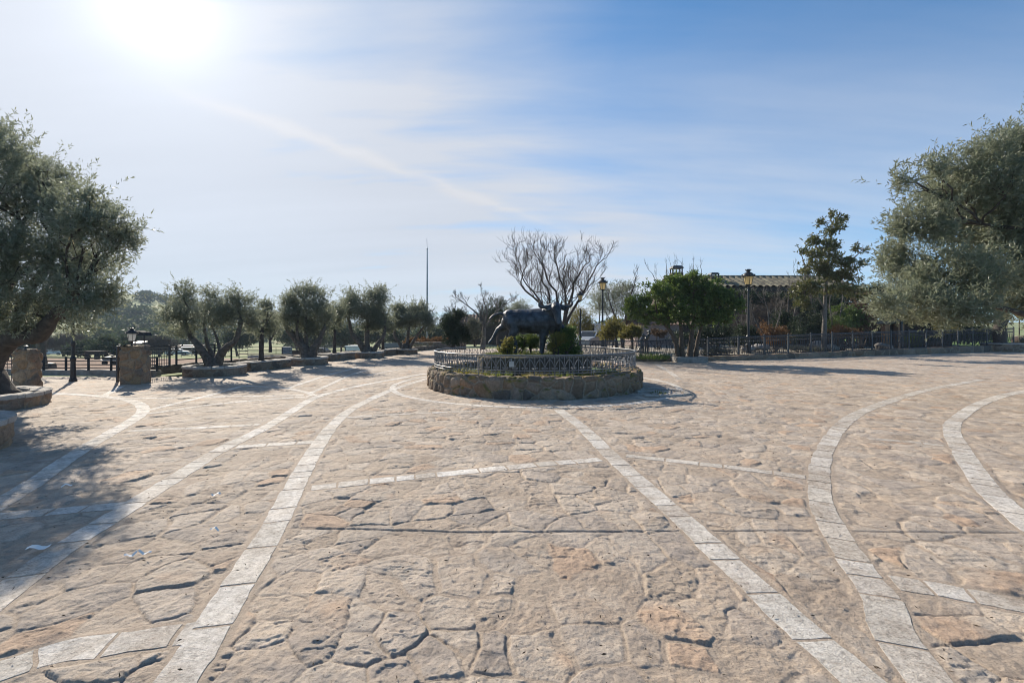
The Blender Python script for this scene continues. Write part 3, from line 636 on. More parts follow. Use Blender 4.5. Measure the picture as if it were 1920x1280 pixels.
def bare_tree(name, label, base, stems, bark, seed, levels=4, spread=.5, wig=.05, kids=3, r0=.09, shrink=.68, upb=.15, group=None, minr=.006, n0=6, cat='tree', dec=.62):
    rg = np.random.default_rng(seed); o = thing(name, label, cat, base, 0, group); t_ = MB(); b_ = MB()
    def grow(p, d, L, r, lv, mb):
        n = 5; pts = [p]; q = Vector(p); dd = Vector(d)
        for i in range(n):
            dd = (dd+Vector(rg.normal(0, wig*3, 3))+Vector((0, 0, upb*.25))).normalized(); q = q+dd*L/n; pts.append(q.copy())
        r1 = max(minr*.7, r*.62); mb.tube(pts, taper(r, r1, n), n0 if lv > 2 else 4 if lv > 0 else 3, cap=False)
        if lv <= 0: return
        for i in range(kids+(1 if rg.random() < .4 else 0)):
            s = pts[int(rg.integers(2, n+1))] if i else pts[-1]
            ax = Vector(rg.normal(0, 1, 3)); ax = (ax-dd*ax.dot(dd)).normalized(); sp_ = spread*rg.uniform(.5, 1.3)*(.45 if i == 0 else 1)
            nd_ = (dd*math.cos(sp_)+ax*math.sin(sp_)+Vector((0, 0, upb))).normalized(); grow(s, nd_, L*shrink*rg.uniform(.75, 1.2), max(minr, r1*(.95 if i == 0 else dec)), lv-1, b_)
    for pts, ra, rb, L in stems:
        limb(t_, pts, ra, rb, rg); d = (Vector(pts[-1])-Vector(pts[-2])).normalized(); grow(Vector(pts[-1]), d, L, rb, levels, b_)
        m = smoothpath(pts, 5)
        for q in range(max(0, len(pts)-2)*2):
            i = int(rg.integers(len(m)//2, len(m))); ax = Vector(rg.normal(0, 1, 3)); ax.z = abs(ax.z)*.6; grow(m[i], (ax.normalized()+d*.8).normalized(), L*.75, rb*.5, levels-1, b_)
    t_.build('trunk', bark, o, smooth=True); b_.build('branches', bark, o, smooth=True); return o
def shrub(name, label, base, clumps, leaf, n, ln, wd, seed, bark=None, cat='shrub', group=None, k=9, twig=.15, **kw):
    rg = np.random.default_rng(seed); o = thing(name, label, cat, base, 0, group); mb = MB()
    for c in clumps:
        for _ in range(3):
            a = rg.normal(0, .5, 3); mb.tube(wob((base[0]+rg.normal(0, .05), base[1]+rg.normal(0, .05), base[2]-.02), (c[0]+a[0]*c[3], c[1]+a[1]*c[4], c[2]+a[2]*c[5]), 4, .05, rg), taper(.022, .007, 4), 5)
    mb.build('stems', bark or M_BARKD, o, smooth=True); crown('foliage', clumps, o, leaf, n, ln, wd, rg, k, twig, **kw); return o
def tuft(name, label, c, r, h, n, leaf, seed, group=None, cat='plant', wd=.014):
    rg = np.random.default_rng(seed); a = rg.uniform(0, 6.283, n); q = r*np.sqrt(rg.random(n)); B = np.c_[c[0]+q*np.cos(a), c[1]+q*np.sin(a), np.full(n, c[2])]
    D = unit(np.c_[np.cos(a)*.6, np.sin(a)*.6, np.full(n, 1.1)]+rg.normal(0, .35, (n, 3))); D[:, 2] = np.abs(D[:, 2]); V, Q = leaves_from(B, D, h, wd, rg, .5)
    o = npmesh(name, V, Q, leaf, None, c, {'tone': np.repeat(rg.random(n), 4)}); tag(o, label, cat, group); return o
# ---------------------------------------------------------------- fountain
ft = thing('fountain', 'round rubble stone fountain basin with moss on its rim, in the middle of the plaza', 'fountain', FC)
masonry('basin_wall', circ(FC, 3.0, 60), True, .47, .42, M_RUB, ft, cell=.23, relief=.05, seed=5, res=.022, ax=1.25, top_wob=.03)
masonry('island_wall', circ(FC, 1.62, 40), True, .52, .34, stonemat('shade_darkened_stone', [(.07, .06, .05), (.10, .085, .07), (.055, .05, .045)], (.05, .045, .04), moss=.5), ft, cell=.22, relief=.03, seed=9, z0=.33, res=.035)  # deep shade on the island wall is painted into its stone colours
soil(ft, FC, 1.36, .80, name='island_top', m=simple('island_turf', (.13, .12, .04), 1.0, var=.5, scale=7, bs=.9, bd=.03))
def fw(b, m):
    k = ramp_(noise(1.6, 6, .65, sc3=(1, 1, 1)), [(.46, 0.0), (.56, 1.0)]); lk(mix_(k, (.012, .022, .014), (.085, .13, .03)), b.inputs['Base Color'])
    lk(math_('ADD', math_('MULTIPLY', k, .55), .05), b.inputs['Roughness']); bump(b, noise(9, 3), .15, .02)
mb = MB(); mb.lathe((FC.x, FC.y, .36), [(2.68, 0), (1.5, .002)], 64, cap=False); struct(mb.build('water', mat('pond_water', fw)))
def spiral(c, r, ex, ez, sgn, t=1.35, n=9):
    return [Vector(c)+Vector(ex)*(sgn*r*(1-i/n*.8)*math.cos(i/n*t*2*math.pi))+Vector(ez)*(r*(1-i/n*.8)*math.sin(i/n*t*2*math.pi)) for i in range(n+1)]
rl = thing('railing', 'ring of grey wrought iron scrollwork railing standing on the fountain wall', 'railing', (FC.x, FC.y, .5))
RR, NU, NP = 2.84, 156, 12
def rp(a, z, r=RR): return Vector((FC.x+r*math.cos(a), FC.y+r*math.sin(a), z))
def rail(z, r, name):
    mb = MB(); n = 120; pts = [rp(2*math.pi*i/n, z) for i in range(n)]; vs = []; fs = []
    for i in range(n):
        a = 2*math.pi*i/n
        for k in range(6): t = 2*math.pi*k/6; vs.append(rp(a, z+r*.8*math.sin(t), RR+r*1.3*math.cos(t)))
    for i in range(n):
        for k in range(6): fs.append((i*6+k, i*6+(k+1) % 6, ((i+1) % n)*6+(k+1) % 6, ((i+1) % n)*6+k))
    mb.add(vs, fs); mb.build(name, M_GREYIRON, rl, smooth=True)
rail(.985, .022, 'top_rail'); rail(.635, .014, 'bottom_rail'); rail(.575, .011, 'bottom_rail')
per = NU//NP; da = 2*math.pi/NU
for p in range(NP):
    mb = MB()
    for q in range(per):
        i = p*per+q; a = i*da; T_ = Vector((-math.sin(a), math.cos(a), 0)); Z_ = Vector((0, 0, 1)); w = da*RR
        mb.tube([rp(a, .575), rp(a, .985)], .0085, 4)
        mb.tube(spiral(rp(a+da/2, .945), .030, T_, Z_, 1, 1.0, 8), .0075, 4)           # ring under the top rail
        if i % 2 == 0:
            for s in (-1, 1):
                c0 = rp(a, .69); mb.tube([c0+T_*(s*w*t)+Z_*(.19*math.sin(t*math.pi/2)+.01) for t in (0, .25, .5, .75, 1.0)], .0085, 4)
                mb.tube(spiral(c0+T_*(s*w*.36)+Z_*(-.005), .034, T_, Z_, s, 1.3, 8), .008, 4)
        if i % 4 == 0: mb.tube([rp(a, .47), rp(a, .6)], .010, 4)
    mb.build('railing_panel', M_GREYIRON, rl)
c = rp(R(257), .79, RR+.03); mb = MB(); mb.box(c, (.11, .012, .13), R(257-270)); mb.tube([c+Vector((0, 0, .06)), c+Vector((0, .02, .13))], .004, 4)
tag(mb.build('plate', M_STEEL, None, c), 'small blank grey plate hung on the near left of the fountain railing', 'plate')
# bull
def B(px, py, dy=0.0): return P(px, py, 13.2+dy)
bo = thing('bull_statue', 'dark bronze statue of a striding bull with raised hind leg on the fountain island', 'statue', B(1000, 664))
mb = MB()
def chain(pts, n=12):
    p = smoothpath([B(*q[:3]) for q in pts], 4); m = len(pts); r = np.interp(np.linspace(0, m-1, len(p)), range(m), [q[3]*1.06 for q in pts]); mb.tube(p, list(r), n)
chain([(943, 600, 0, .12), (953, 600, 0, .265), (970, 601, 0, .32), (990, 602, 0, .335), (1010, 602, 0, .355), (1027, 602, 0, .385), (1040, 603, -.02, .33), (1050, 604, -.04, .15)], 16)
mb.ball(B(1027, 584), (.26, .17, .14), 14, 9); mb.ball(B(956, 590), (.19, .24, .16), 14, 9); mb.ball(B(985, 607), (.42, .29, .20), 14, 9)
mb.ball(B(962, 604, -.14), (.22, .17, .26), 14, 9); mb.ball(B(1024, 604, -.17), (.17, .15, .27), 14, 9)
chain([(1026, 592, 0, .29), (1036, 583, -.2, .235), (1041, 577, -.36, .165)])
chain([(1041, 571, -.38, .11), (1043, 579, -.5, .135), (1045, 590, -.58, .105), (1047, 601, -.62, .085), (1048, 606, -.63, .092), (1048, 609, -.62, .05)])
chain([(1044, 597, -.34, .10), (1047, 607, -.26, .10), (1046, 617, -.1, .12), (1040, 620, 0, .12)], 10)
chain([(1050, 577.5, -.42, .03), (1057, 579, -.42, .052), (1064, 581, -.42, .02)], 8); chain([(1035, 577.5, -.42, .03), (1028, 580, -.42, .05), (1022, 583, -.42, .02)], 8)
chain([(951, 588, 0, .06), (944, 588.5, 0, .045), (936, 588, 0, .036), (928, 590, 0, .034), (921, 595, 0, .04), (917, 600, 0, .02)], 8)
chain([(951, 603, .12, .17), (945, 612, .15, .13), (934, 618, .17, .07), (930, 624, .17, .056), (923, 636, .17, .038), (919, 641, .17, .046), (917, 645, .17, .04)])
chain([(960, 604, -.14, .19), (964, 619, -.16, .145), (960, 631, -.17, .095), (966, 644, -.17, .066), (967, 655, -.17, .058), (966, 660, -.17, .064), (965.5, 663.5, -.17, .07)])
chain([(1022, 606, -.15, .16), (1020, 622, -.16, .135), (1018, 636, -.16, .10), (1017, 649, -.16, .07), (1016, 657, -.16, .062), (1015, 663.5, -.16, .068)])
chain([(1038, 608, .12, .16), (1055, 618, .14, .11), (1067, 630, .15, .078), (1073, 643, .15, .052), (1077, 656, .15, .048), (1079, 663.5, .15, .066)])
me = fuse(mb, .021, 3, fac=.5); shift(me, ORG[bo.name])
n_ = len(me.vertices); a_ = np.empty(n_*3, np.float32); me.vertices.foreach_get('co', a_); a_ = a_.reshape(-1, 3); nn_ = np.empty(n_*3, np.float32); me.vertices.foreach_get('normal', nn_); nn_ = nn_.reshape(-1, 3)
a_ += nn_*(.013*(fbm(a_[:, 0]*7+a_[:, 1]*3, a_[:, 2]*6, 77, 3)-.5)+.012*(fbm(a_[:, 0]*26, a_[:, 2]*14+a_[:, 1]*9, 78, 2)-.5))[:, None]; me.vertices.foreach_set('co', a_.ravel()); me.update()
M_BRONZE = simple('dark_bronze', (.026, .031, .040), .5, .4, var=.6, scale=6, bs=.8, bd=.02, c2=(.042, .052, .066)); link('body', me, M_BRONZE, bo)
for pts in ([(1036, 573, -.38, .05), (1024, 575.5, -.42, .05), (1014, 575, -.46, .042), (1011, 570, -.48, .03), (1016, 560, -.5, .008)], [(1049, 573, -.38, .05), (1060, 575.5, -.41, .05), (1069, 573.5, -.44, .042), (1073, 568, -.47, .03), (1070, 559, -.5, .008)]):
    mb = MB(); chain(pts, 8); mb.build('horn', M_BRONZE, bo, smooth=True)
# planting on the island
rg = np.random.default_rng(3)
shrub('ball_shrub', 'clipped round box bush behind the front leg of the bull', B(996, 660, .35), [(*B(997, 641, .35), .24, .24, .25)], L_BOX, 900, .035, .018, 11, sub=20, sig=.16, shell=.85)
shrub('leafy_shrub', 'light green leafy shrub under the belly beside the planted hind leg', B(953, 664, -.45), [(*B(953, 646, -.45), .14, .15, .22), (*B(947, 656, -.4), .16, .16, .1)], L_YEL, 260, .06, .032, 12)
shrub('ball_shrub', 'rounded dark box bush behind the planted hind leg', B(976, 663, .4), [(*B(976, 643, .4), .2, .22, .24)], L_GREEN, 700, .035, .018, 13, sub=20, sig=.16, shell=.85)
shrub('ivy_shrub', 'tall mixed ivy bush at the bull\'s outstretched foreleg', B(1062, 664, -.2), [(*B(1050, 640, -.3), .20, .2, .28), (*B(1066, 636, -.1), .24, .22, .36), (*B(1072, 655, -.1), .2, .2, .16), (*B(1042, 655, -.35), .16, .16, .14)], L_GREEN, 1100, .05, .032, 14)
shrub('leafy_shrub', 'yellowish flowering shrub right of the planted foreleg', B(1042, 664, -.55), [(*B(1044, 636, -.5), .2, .15, .16), (*B(1036, 650, -.5), .15, .12, .14)], L_YEL, 300, .05, .03, 15)
tuft('grass', 'thin dry grass growing over the fountain island', (FC.x, FC.y, .84), 1.4, .09, 1600, L_GRASS, 21, cat='grass')['kind'] = 'stuff'
for i, (a, r_, l) in enumerate([(232, 2.35, 'clump of reeds in the pond at the left of the basin'), (246, 2.4, 'low leafy water plant left of the hanging plate'), (268, 2.45, 'small green water plant at the near middle of the basin'), (286, 2.4, 'thin water plant just right of the near middle of the basin'), (305, 2.3, 'yellow green water plants near the right of the basin'), (322, 2.3, 'bright green clump at the far right of the basin'), (205, 2.3, 'green clump at the far left of the basin')]):
    tuft('water_plant', l, (FC.x+r_*math.cos(R(a)), FC.y+r_*math.sin(R(a)), .34), .28, .24, 150, L_GRASS if i % 2 else L_YEL, 30+i, 'plants in the basin', wd=.03)
# low curved kerb right of the fountain
bc = thing('kerb', 'low curved stone edging on the ground at the right foot of the fountain', 'kerb', (3.72, 11.2, 0))
coping('edging', [(3.05, 11.7), (3.55, 11.95), (4.05, 11.75), (4.28, 11.3), (4.1, 10.9), (3.6, 10.75), (3.1, 10.75)], False, .10, .05, 0, M_COPE, bc, 3, .2, .32, name_='edging'); 
coping('edging', [(3.1, 11.3), (3.35, 11.35), (3.5, 11.15), (3.4, 10.95)], False, .10, .055, 0, M_COPE, bc, 5, .14, .2, name_='edging')
tuft('grass', 'small green weeds sprouting by the curved kerb', (3.55, 11.0, 0), .16, .09, 120, L_GRASS, 52, cat='weed')
# ---------------------------------------------------------------- lamps
def glass_f(b, m):
    b.inputs['Base Color'].default_value = (.72, .60, .36, 1); b.inputs['Roughness'].default_value = .25
    tr = nd('ShaderNodeBsdfTranslucent'); tr.inputs[0].default_value = (.95, .80, .50, 1); ms = nd('ShaderNodeMixShader'); ms.inputs[0].default_value = .62
    lk(b.outputs[0], ms.inputs[1]); lk(tr.outputs[0], ms.inputs[2]); lk(ms.outputs[0], nt.nodes['Material Output'].inputs[0])
M_GLASS = mat('opal_lantern_glass', glass_f)
def glass_w(b, m):
    b.inputs['Base Color'].default_value = (.8, .78, .74, 1); tr = nd('ShaderNodeBsdfTranslucent'); tr.inputs[0].default_value = (.95, .92, .88, 1); ms = nd('ShaderNodeMixShader'); ms.inputs[0].default_value = .5
    lk(b.outputs[0], ms.inputs[1]); lk(tr.outputs[0], ms.inputs[2]); lk(ms.outputs[0], nt.nodes['Material Output'].inputs[0])
M_GLASSW = mat('white_lantern_glass', glass_w)
def lantern(o, c, s, gm, a0=R(22)):
    x, y, z = c; n = 6
    mb = MB(); mb.lathe((x, y, z+.03*s), [(.155*s, 0), (.235*s, .42*s)], n, a0, cap=False); mb.build('lantern_glass', gm, o)
    mb = MB(); mb.lathe((x, y, z), [(.05*s, -.10*s), (.09*s, -.04*s), (.17*s, 0), (.17*s, .03*s), (.15*s, .035*s)], n, a0)
    for k in range(n):
        a = a0+2*math.pi*k/n; mb.tube([(x+.160*s*math.cos(a), y+.160*s*math.sin(a), z+.02*s), (x+.243*s*math.cos(a), y+.243*s*math.sin(a), z+.46*s)], .012*s, 4)
    mb.build('lantern_frame', M_BLACK, o)
    mb = MB(); mb.lathe((x, y, z+.45*s), [(.25*s, 0), (.345*s, .015*s), (.345*s, .05*s), (.30*s, .075*s), (.27*s, .13*s), (.20*s, .20*s), (.12*s, .24*s), (.085*s, .27*s), (.085*s, .30*s), (.145*s, .335*s), (.15*s, .36*s), (.06*s, .37*s), (.03*s, .42*s)], 18)
    for k in range(8):
        a = 2*math.pi*k/8; mb.box((x+.33*s*math.cos(a), y+.33*s*math.sin(a), z+.535*s), (.04*s, .08*s, .07*s), a)
        mb.box((x+.14*s*math.cos(a), y+.14*s*math.sin(a), z+.83*s), (.02*s, .05*s, .05*s), a)
    mb.build('lantern_cap', M_BLACK, o, smooth=False)
def lamp_post(base, H, label, s=1.0, rs=.85):
    o = thing('lamp_post', label, 'street lamp', base, 0, 'black lantern posts around the plaza'); x, y, z = base
    mb = MB(); mb.lathe((x, y, z), [(r_*rs, z_) for r_, z_ in [(.25, 0), (.25, .06), (.20, .10), (.18, .16), (.155, .5), (.15, .62), (.19, .66), (.19, .70), (.13, .76)]], 14); mb.build('base', M_BLACK, o, smooth=False)
    mb = MB(); mb.lathe((x, y, z+.72), [(r_*rs*1.1, z_) for r_, z_ in [(.10, 0), (.09, .35), (.125, .40), (.125, .46), (.085, .52), (.075, .58), (.066, 1.4), (.052, H-2.05), (.075, H-2.02), (.075, H-1.97), (.05, H-1.93), (.045, H-1.72), (.06, H-1.68)]], 12); mb.build('pole', M_BLACK, o, smooth=False)
    lantern(o, (x, y, z+H-.89*s), s, M_GLASS); return o
lamp_post(G(137, 715), 5.0, 'black lamp post by the gateway, its top hidden in the large left olive', 1, .40)
lamp_post(P(1403, 669, 26), 5.04, 'black amber lantern post at the fence between the dense green tree and magnolia', 1.05)
lamp_post(G(1130, 659), 5.2, 'tallest looking black lamp post right behind the fountain, right of the bull')
lamp_post((P(1088, 616, 25).x, 25, 0), 3.68, 'thin lamp post with pale lantern just right of the bull\'s horns', .60, .6)
lamp_post((P(1124, 616, 52).x, 52, 0), 5.4, 'farthest lamp post, half hidden behind the tall one right of the bull')
lamp_post(P(1690, 659, 30.5), 5.0, 'lamp post by the fence whose top is hidden in the large olive at right')
# ---------------------------------------------------------------- gateway at left
def pillar(px0, px1, d, top, label, hole=False):
    w = (px1-px0)/2*d/F; c = P((px0+px1)/2, top, d+w*.5); c.x = ((px0+px1)/2-960)/F*(d+w); ang = R(14); poly = []
    for sx, sy in ((-1, -1), (1, -1), (1, 1), (-1, 1)):
        x, y = sx*w*.67, sy*w*.67; poly.append((c.x+x*math.cos(ang)-y*math.sin(ang), d+w+x*math.sin(ang)+y*math.cos(ang)))
    o = thing('gate_pillar', label, 'pillar', (c.x, d+w, 0)); pts = []
    for k in range(4):
        a, b = np.array(poly[k]), np.array(poly[(k+1) % 4])
        for t in (.04, .28, .5, .72, .96): pts.append(tuple(a+(b-a)*t))
    masonry('shaft', pts, True, c.z, w*.7, M_GOLD, o, cell=.25, relief=.045, seed=int(px0)+3, res=.025, ax=1.2, top_wob=.03)
    mb = MB(); mb.lathe((c.x, d+w, c.z-.012), [(w*.62, 0), (w*.6, .018)], 20)
    npm = mb.build('top_slab', M_GOLD, o); return o, c, w
o, c, w = pillar(229, 279, 12.9, 650, 'golden stone gate pillar carrying the lantern')
lt = thing('wall_lantern', 'black lantern with white glass on top of the gate pillar', 'lantern', (c.x-.02, c.y+w-.15, c.z)); lx = P(247, 640, 12.9+w-.15)
mb = MB(); mb.lathe((lx.x, lx.y, c.z), [(.06, 0), (.035, .03), (.018, .06), (.018, .12), (.04, .14)], 10); mb.build('stem', M_BLACK, lt); lantern(lt, (lx.x, lx.y, c.z+.155), .48, M_GLASSW)
o2, c2, w2 = pillar(31, 72, 11.8, 657, 'golden stone gate pillar beside the raised ring bed of the large left olive')
q = P(48, 655, 11.8+w2); mb = MB(); mb.lathe((q.x, q.y, c2.z), [(.07, 0), (.03, .04), (.02, .1), (.05, .12), (.02, .13)], 10); tag(mb.build('lamp_stub', M_BLACK, None, (q.x, q.y, c2.z)), 'short black lamp stub on the left gate pillar', 'lamp base')
M_RAIL = simple('dull_dark_rail', (.045, .05, .055), .9, 0, var=.3, scale=9, spec=.1)
q = P(262, 649, 14.2); fd = thing('feeder', 'small dark roofed shelter on thin posts behind the lantern pillar', 'feeder', (q.x, q.y, 0))
mb = MB()
for s in (-.14, .14): mb.box((q.x+s, q.y, .75), (.025, .025, 1.5))
mb.build('posts', M_BLACK, fd); mb = MB(); mb.prism([(-.26, 1.40), (.26, 1.40), (.22, 1.50), (0, 1.56), (-.22, 1.53)], q.y-.16, q.y+.16, lambda p: (p[0]+q.x, p[1], p[2]-.02)); mb.build('roof', M_RAIL, fd)
mb = MB(); mb.box((q.x, q.y, 1.16), (.30, .26, .05), 0, 1.05, R(8)); mb.build('tray', M_STEEL, fd)
# gate leaves
def grid_gate(name, label, a, b, z0, z1, nb, nh, brace=False, group=None):
    a = Vector(a); b = Vector(b); o = thing(name, label, 'gate', (a.x, a.y, 0), 0, group); mb = MB()
    for t in (0, 1):
        p = a.lerp(b, t); mb.box((p.x, p.y, (z0+z1)/2), (.045, .045, z1-z0))
    for z in (z0+.03, z1-.03): mb.tube([(a.x, a.y, z), (b.x, b.y, z)], .020, 4)
    mb.build('frame', M_FENCE, o); mb = MB()
    for i in range(1, nb):
        p = a.lerp(b, i/nb); mb.tube([(p.x, p.y, z0), (p.x, p.y, z1)], .010, 4)
    for i in range(1, nh):
        z = z0+(z1-z0)*i/nh; mb.tube([(a.x, a.y, z), (b.x, b.y, z)], .008, 4)
    if brace:
        mb.tube([(b.x, b.y, z0+.5*(z1-z0)), (b.x+.42, b.y+.05, z1)], .02, 4)
    mb.build('bars', M_FENCE, o); return o
gz = lambda px, py, d: P(px, py, d)
grid_gate('iron_gate', 'grid of dark iron bars above the low wall right of the lantern pillar', gz(276, 690, 14.6), gz(318, 690, 15.6), .30, 1.05, 13, 6, True)
grid_gate('iron_gate', 'narrow open iron gate leaf seen edge on left of the lantern pillar', gz(220, 716, 13.1), gz(225, 716, 14.6), .06, 1.10, 8, 3)
grid_gate('iron_gate', 'iron gate leaf left of the pillar at far left, seen behind the large olive trunk', gz(-40, 716, 13.2), gz(30, 716, 12.3), .10, 1.05, 9, 3)
# boundary walls
WL = [(-12.0, 14.3), (-12.3, 15.4), (-10.4, 22.0), (-6.4, 33.5), (-5.6, 36)]
o = masonry('boundary_wall', [(-11.3, 14.2), (-12.25, 15.6), (-10.4, 22.0), (-6.4, 33.5), (-5.7, 35.6)], False, .30, .3, M_RUB2, None, (-10.4, 22, 0), cell=.26, seed=31, res=.06); tag(o, 'long low rubble wall behind the row of olive planters', 'wall')
o = masonry('boundary_wall', [(-17.6, 15.6), (-14.5, 15.35), (-11.9, 15.1)], False, .20, .3, M_CONC, None, (-14, 15.3, 0), cell=.6, relief=.01, seed=32, res=.06); tag(o, 'low grey wall across the gateway behind the lamp post', 'wall')
def rail_fence(label, a, b, z0, h, nposts, rails, group=None, r=.018, pr=.03):
    a = Vector(a); b = Vector(b); o = thing('rail_fence', label, 'fence', (a.x, a.y, 0), 0, group)
    for i in range(nposts):
        p = a.lerp(b, i/(nposts-1)); mb = MB(); mb.box((p.x, p.y, p.z+z0+h/2), (pr*1.6, pr*1.6, h)); mb.build('post', M_RAIL, o)
    for k in range(rails):
        z = z0+h*(k+1)/rails-.03; mb = MB(); mb.tube([(a.x, a.y, a.z+z), (b.x, b.y, b.z+z)], r, 5); mb.build('rail', M_RAIL, o)
    return o
rail_fence('dark iron rail fence on the low wall across the gateway', (-17.4, 15.45, 0), (-11.7, 15.0, 0), .20, .46, 8, 4)
rail_fence('short run of rails between the gate bars and the forked olive', (-11.95, 16.2, 0), (-11.35, 18.4, 0), .28, .72, 4, 3)
rail_fence('thin rail fence across the paddock behind the olive row', (-24, 40, -1.2), (-6, 42, -1.3), 0, 1.2, 11, 4, r=.022)
rail_fence('pale rail fence of the sandy arena', (-36, 62, -2.3), (-10, 60, -2.2), 0, 1.4, 14, 4, r=.03)
rail_fence('far dark rail fence along the paddock at left', (-80, 60, -2.2), (-36, 62, -2.3), 0, 1.3, 16, 3, r=.03)
# ---------------------------------------------------------------- planters and olives of the row
def ring_planter(c, r, h, label, m=M_RUB2, cope=.22, seed=1, topm=None, group='round stone planters'):
    o = thing('round_planter', label, 'planter', (c[0], c[1], 0), 0, group)
    masonry('planter_wall', circ(c, r-.03, 36), True, h-.07, .25, m, o, cell=.22, relief=.03, seed=seed, res=.03 if c[1] < 12 else .05)
    coping('coping', circ(c, r-.03, 36)[::1]+[circ(c, r-.03, 36)[0]], False, cope, .08, h-.08, M_COPE, o, seed)
    soil(o, c, r-.22, h-.13, m=topm); return o
M_TURF = simple('planter_moss', (.12, .125, .035), 1.0, var=.5, scale=9, bs=.9, bd=.03)
CP = [(-10.3, 15.8, .95), (-9.18, 20.4, .88), (-8.0, 25.3, .86), (-6.76, 28.7, .80)]
LB = ['round planter of the forked olive nearest the gate', 'round planter under the thick trunked olive, second of the row', 'round planter under the third olive of the row', 'round planter under the last olive, left of the fountain']
for i, (x, y, r) in enumerate(CP): ring_planter((x, y), r, .34, LB[i], seed=40+i, topm=M_TURF)
RP = [(-9.76, 17.96, 'long stone trough planter under the first small straight olive'), (-9.0, 23.4, 'long stone trough planter under the second small straight olive'), (-7.75, 27.3, 'long stone trough planter of the small olive behind the third planter')]
ua = math.atan2(15.5, 5.3)
for i, (x, y, l) in enumerate(RP):
    o = thing('trough_planter', l, 'planter', (x, y, 0), 0, 'stone trough planters'); pts = []
    cor = [(-.95, -.36), (.95, -.36), (.95, .36), (-.95, .36)]
    cw = [(x+a*math.cos(ua)-b*math.sin(ua), y+a*math.sin(ua)+b*math.cos(ua)) for a, b in cor]
    for k in range(4):
        a, b = np.array(cw[k]), np.array(cw[(k+1) % 4])
        for t in ((.02, .2, .4, .6, .8, .98) if k % 2 == 0 else (.04, .5, .96)): pts.append(tuple(a+(b-a)*t))
    masonry('trough_wall', pts, True, .30, .2, M_RUB2, o, cell=.24, seed=60+i, res=.045)
    for k in range(4): coping('coping', [cw[k], cw[(k+1) % 4]], False, .2, .05, .30, M_COPE, o, 70+k+i*5, .5, .9)
    mb = MB(); mb.box((x, y, .235), (1.6, .42, .1), ua); mb.build('soil', M_TURF, o)
OG = 'olives in the row along the left wall'
rgp = np.random.default_rng(17)
d = 15.8
tree('olive_tree', 'wide olive forking into two leaning trunks, nearest the gate', 'tree', P(402, 694, d), [
 ([P(397, 696, d), P(388, 672, d), P(370, 645, d), P(356, 628, d+.2), P(346, 600, d+.2)], .17, .06), ([P(400, 695, d), P(398, 668, d+.2), P(388, 642, d+.3), P(382, 605, d+.3)], .11, .04),
 ([P(407, 696, d), P(412, 668, d), P(426, 650, d-.1), P(443, 636, d-.2), P(452, 600, d-.2)], .17, .06), ([P(413, 662, d), P(409, 642, d+.2), P(400, 615, d+.3)], .07, .03)],
 px_clumps([(345, 556, 30, 26), (322, 592, 22, 28), (358, 600, 30, 28), (391, 563, 17, 26), (400, 598, 28, 28), (449, 560, 26, 24), (448, 590, 32, 30), (472, 606, 18, 22), (340, 618, 28, 13), (420, 590, 18, 22)], d, rgp, 1.0, .6), L_OLIVE, M_BARK, 3400, .066, .018, 201, OG, fringe=170, ftw=.42, k=12, twig=.24, flare=.26)
d = 20.4
tree('olive_tree', 'tall olive with thick split trunk, second in the row', 'tree', P(578, 684, d), [([P(574, 688, d), P(573, 660, d), P(560, 640, d), P(540, 618, d), P(532, 600, d)], .30, .06), ([P(583, 688, d), P(586, 658, d), P(597, 640, d), P(610, 610, d)], .28, .06), ([P(576, 665, d), P(574, 630, d), P(574, 590, d)], .12, .05), ([P(566, 650, d), P(557, 625, d-.2), P(560, 590, d-.2)], .09, .04)],
 px_clumps([(571, 547, 24, 20), (553, 575, 28, 28), (598, 572, 28, 28), (575, 598, 34, 26), (609, 602, 22, 20), (537, 598, 20, 20), (590, 618, 18, 13), (545, 565, 16, 16)], d, rgp), L_OLIVE, M_BARK, 3600, .078, .022, 202, OG, fringe=170, ftw=.48, twig=.28, flare=.36)
d = 25.3
tree('olive_tree', 'olive with several spreading trunks, third in the row', 'tree', P(690, 665, d), [([P(686, 668, d), P(676, 645, d), P(660, 625, d), P(655, 600, d)], .20, .07), ([P(690, 668, d), P(688, 640, d), P(690, 590, d)], .22, .07), ([P(696, 668, d), P(706, 648, d), P(720, 628, d), P(722, 600, d)], .16, .06)],
 px_clumps([(708, 552, 22, 18), (658, 565, 24, 20), (685, 578, 32, 28), (718, 588, 19, 26), (648, 588, 16, 18), (700, 606, 26, 15)], d, rgp), L_OLIVE, M_BARK, 3800, .085, .026, 203, OG, fringe=150, ftw=.55, twig=.32, flare=.30)
d = 28.7
tree('olive_tree', 'low spreading olive, last of the row left of the flag mast', 'tree', P(760, 657, d), [([P(757, 660, d), P(750, 645, d), P(740, 628, d), P(742, 605, d)], .15, .06), ([P(760, 660, d), P(764, 640, d), P(768, 600, d)], .15, .05), ([P(763, 660, d), P(772, 645, d), P(783, 628, d), P(800, 605, d)], .15, .05)],
 px_clumps([(753, 578, 16, 14), (781, 582, 20, 16), (770, 602, 30, 17), (804, 602, 13, 19), (743, 604, 12, 15)], d, rgp), L_OLIVE, M_BARK, 3000, .09, .028, 204, OG, fringe=130, ftw=.55, twig=.32, flare=.28)
SG = 'small straight olives in the trough planters'
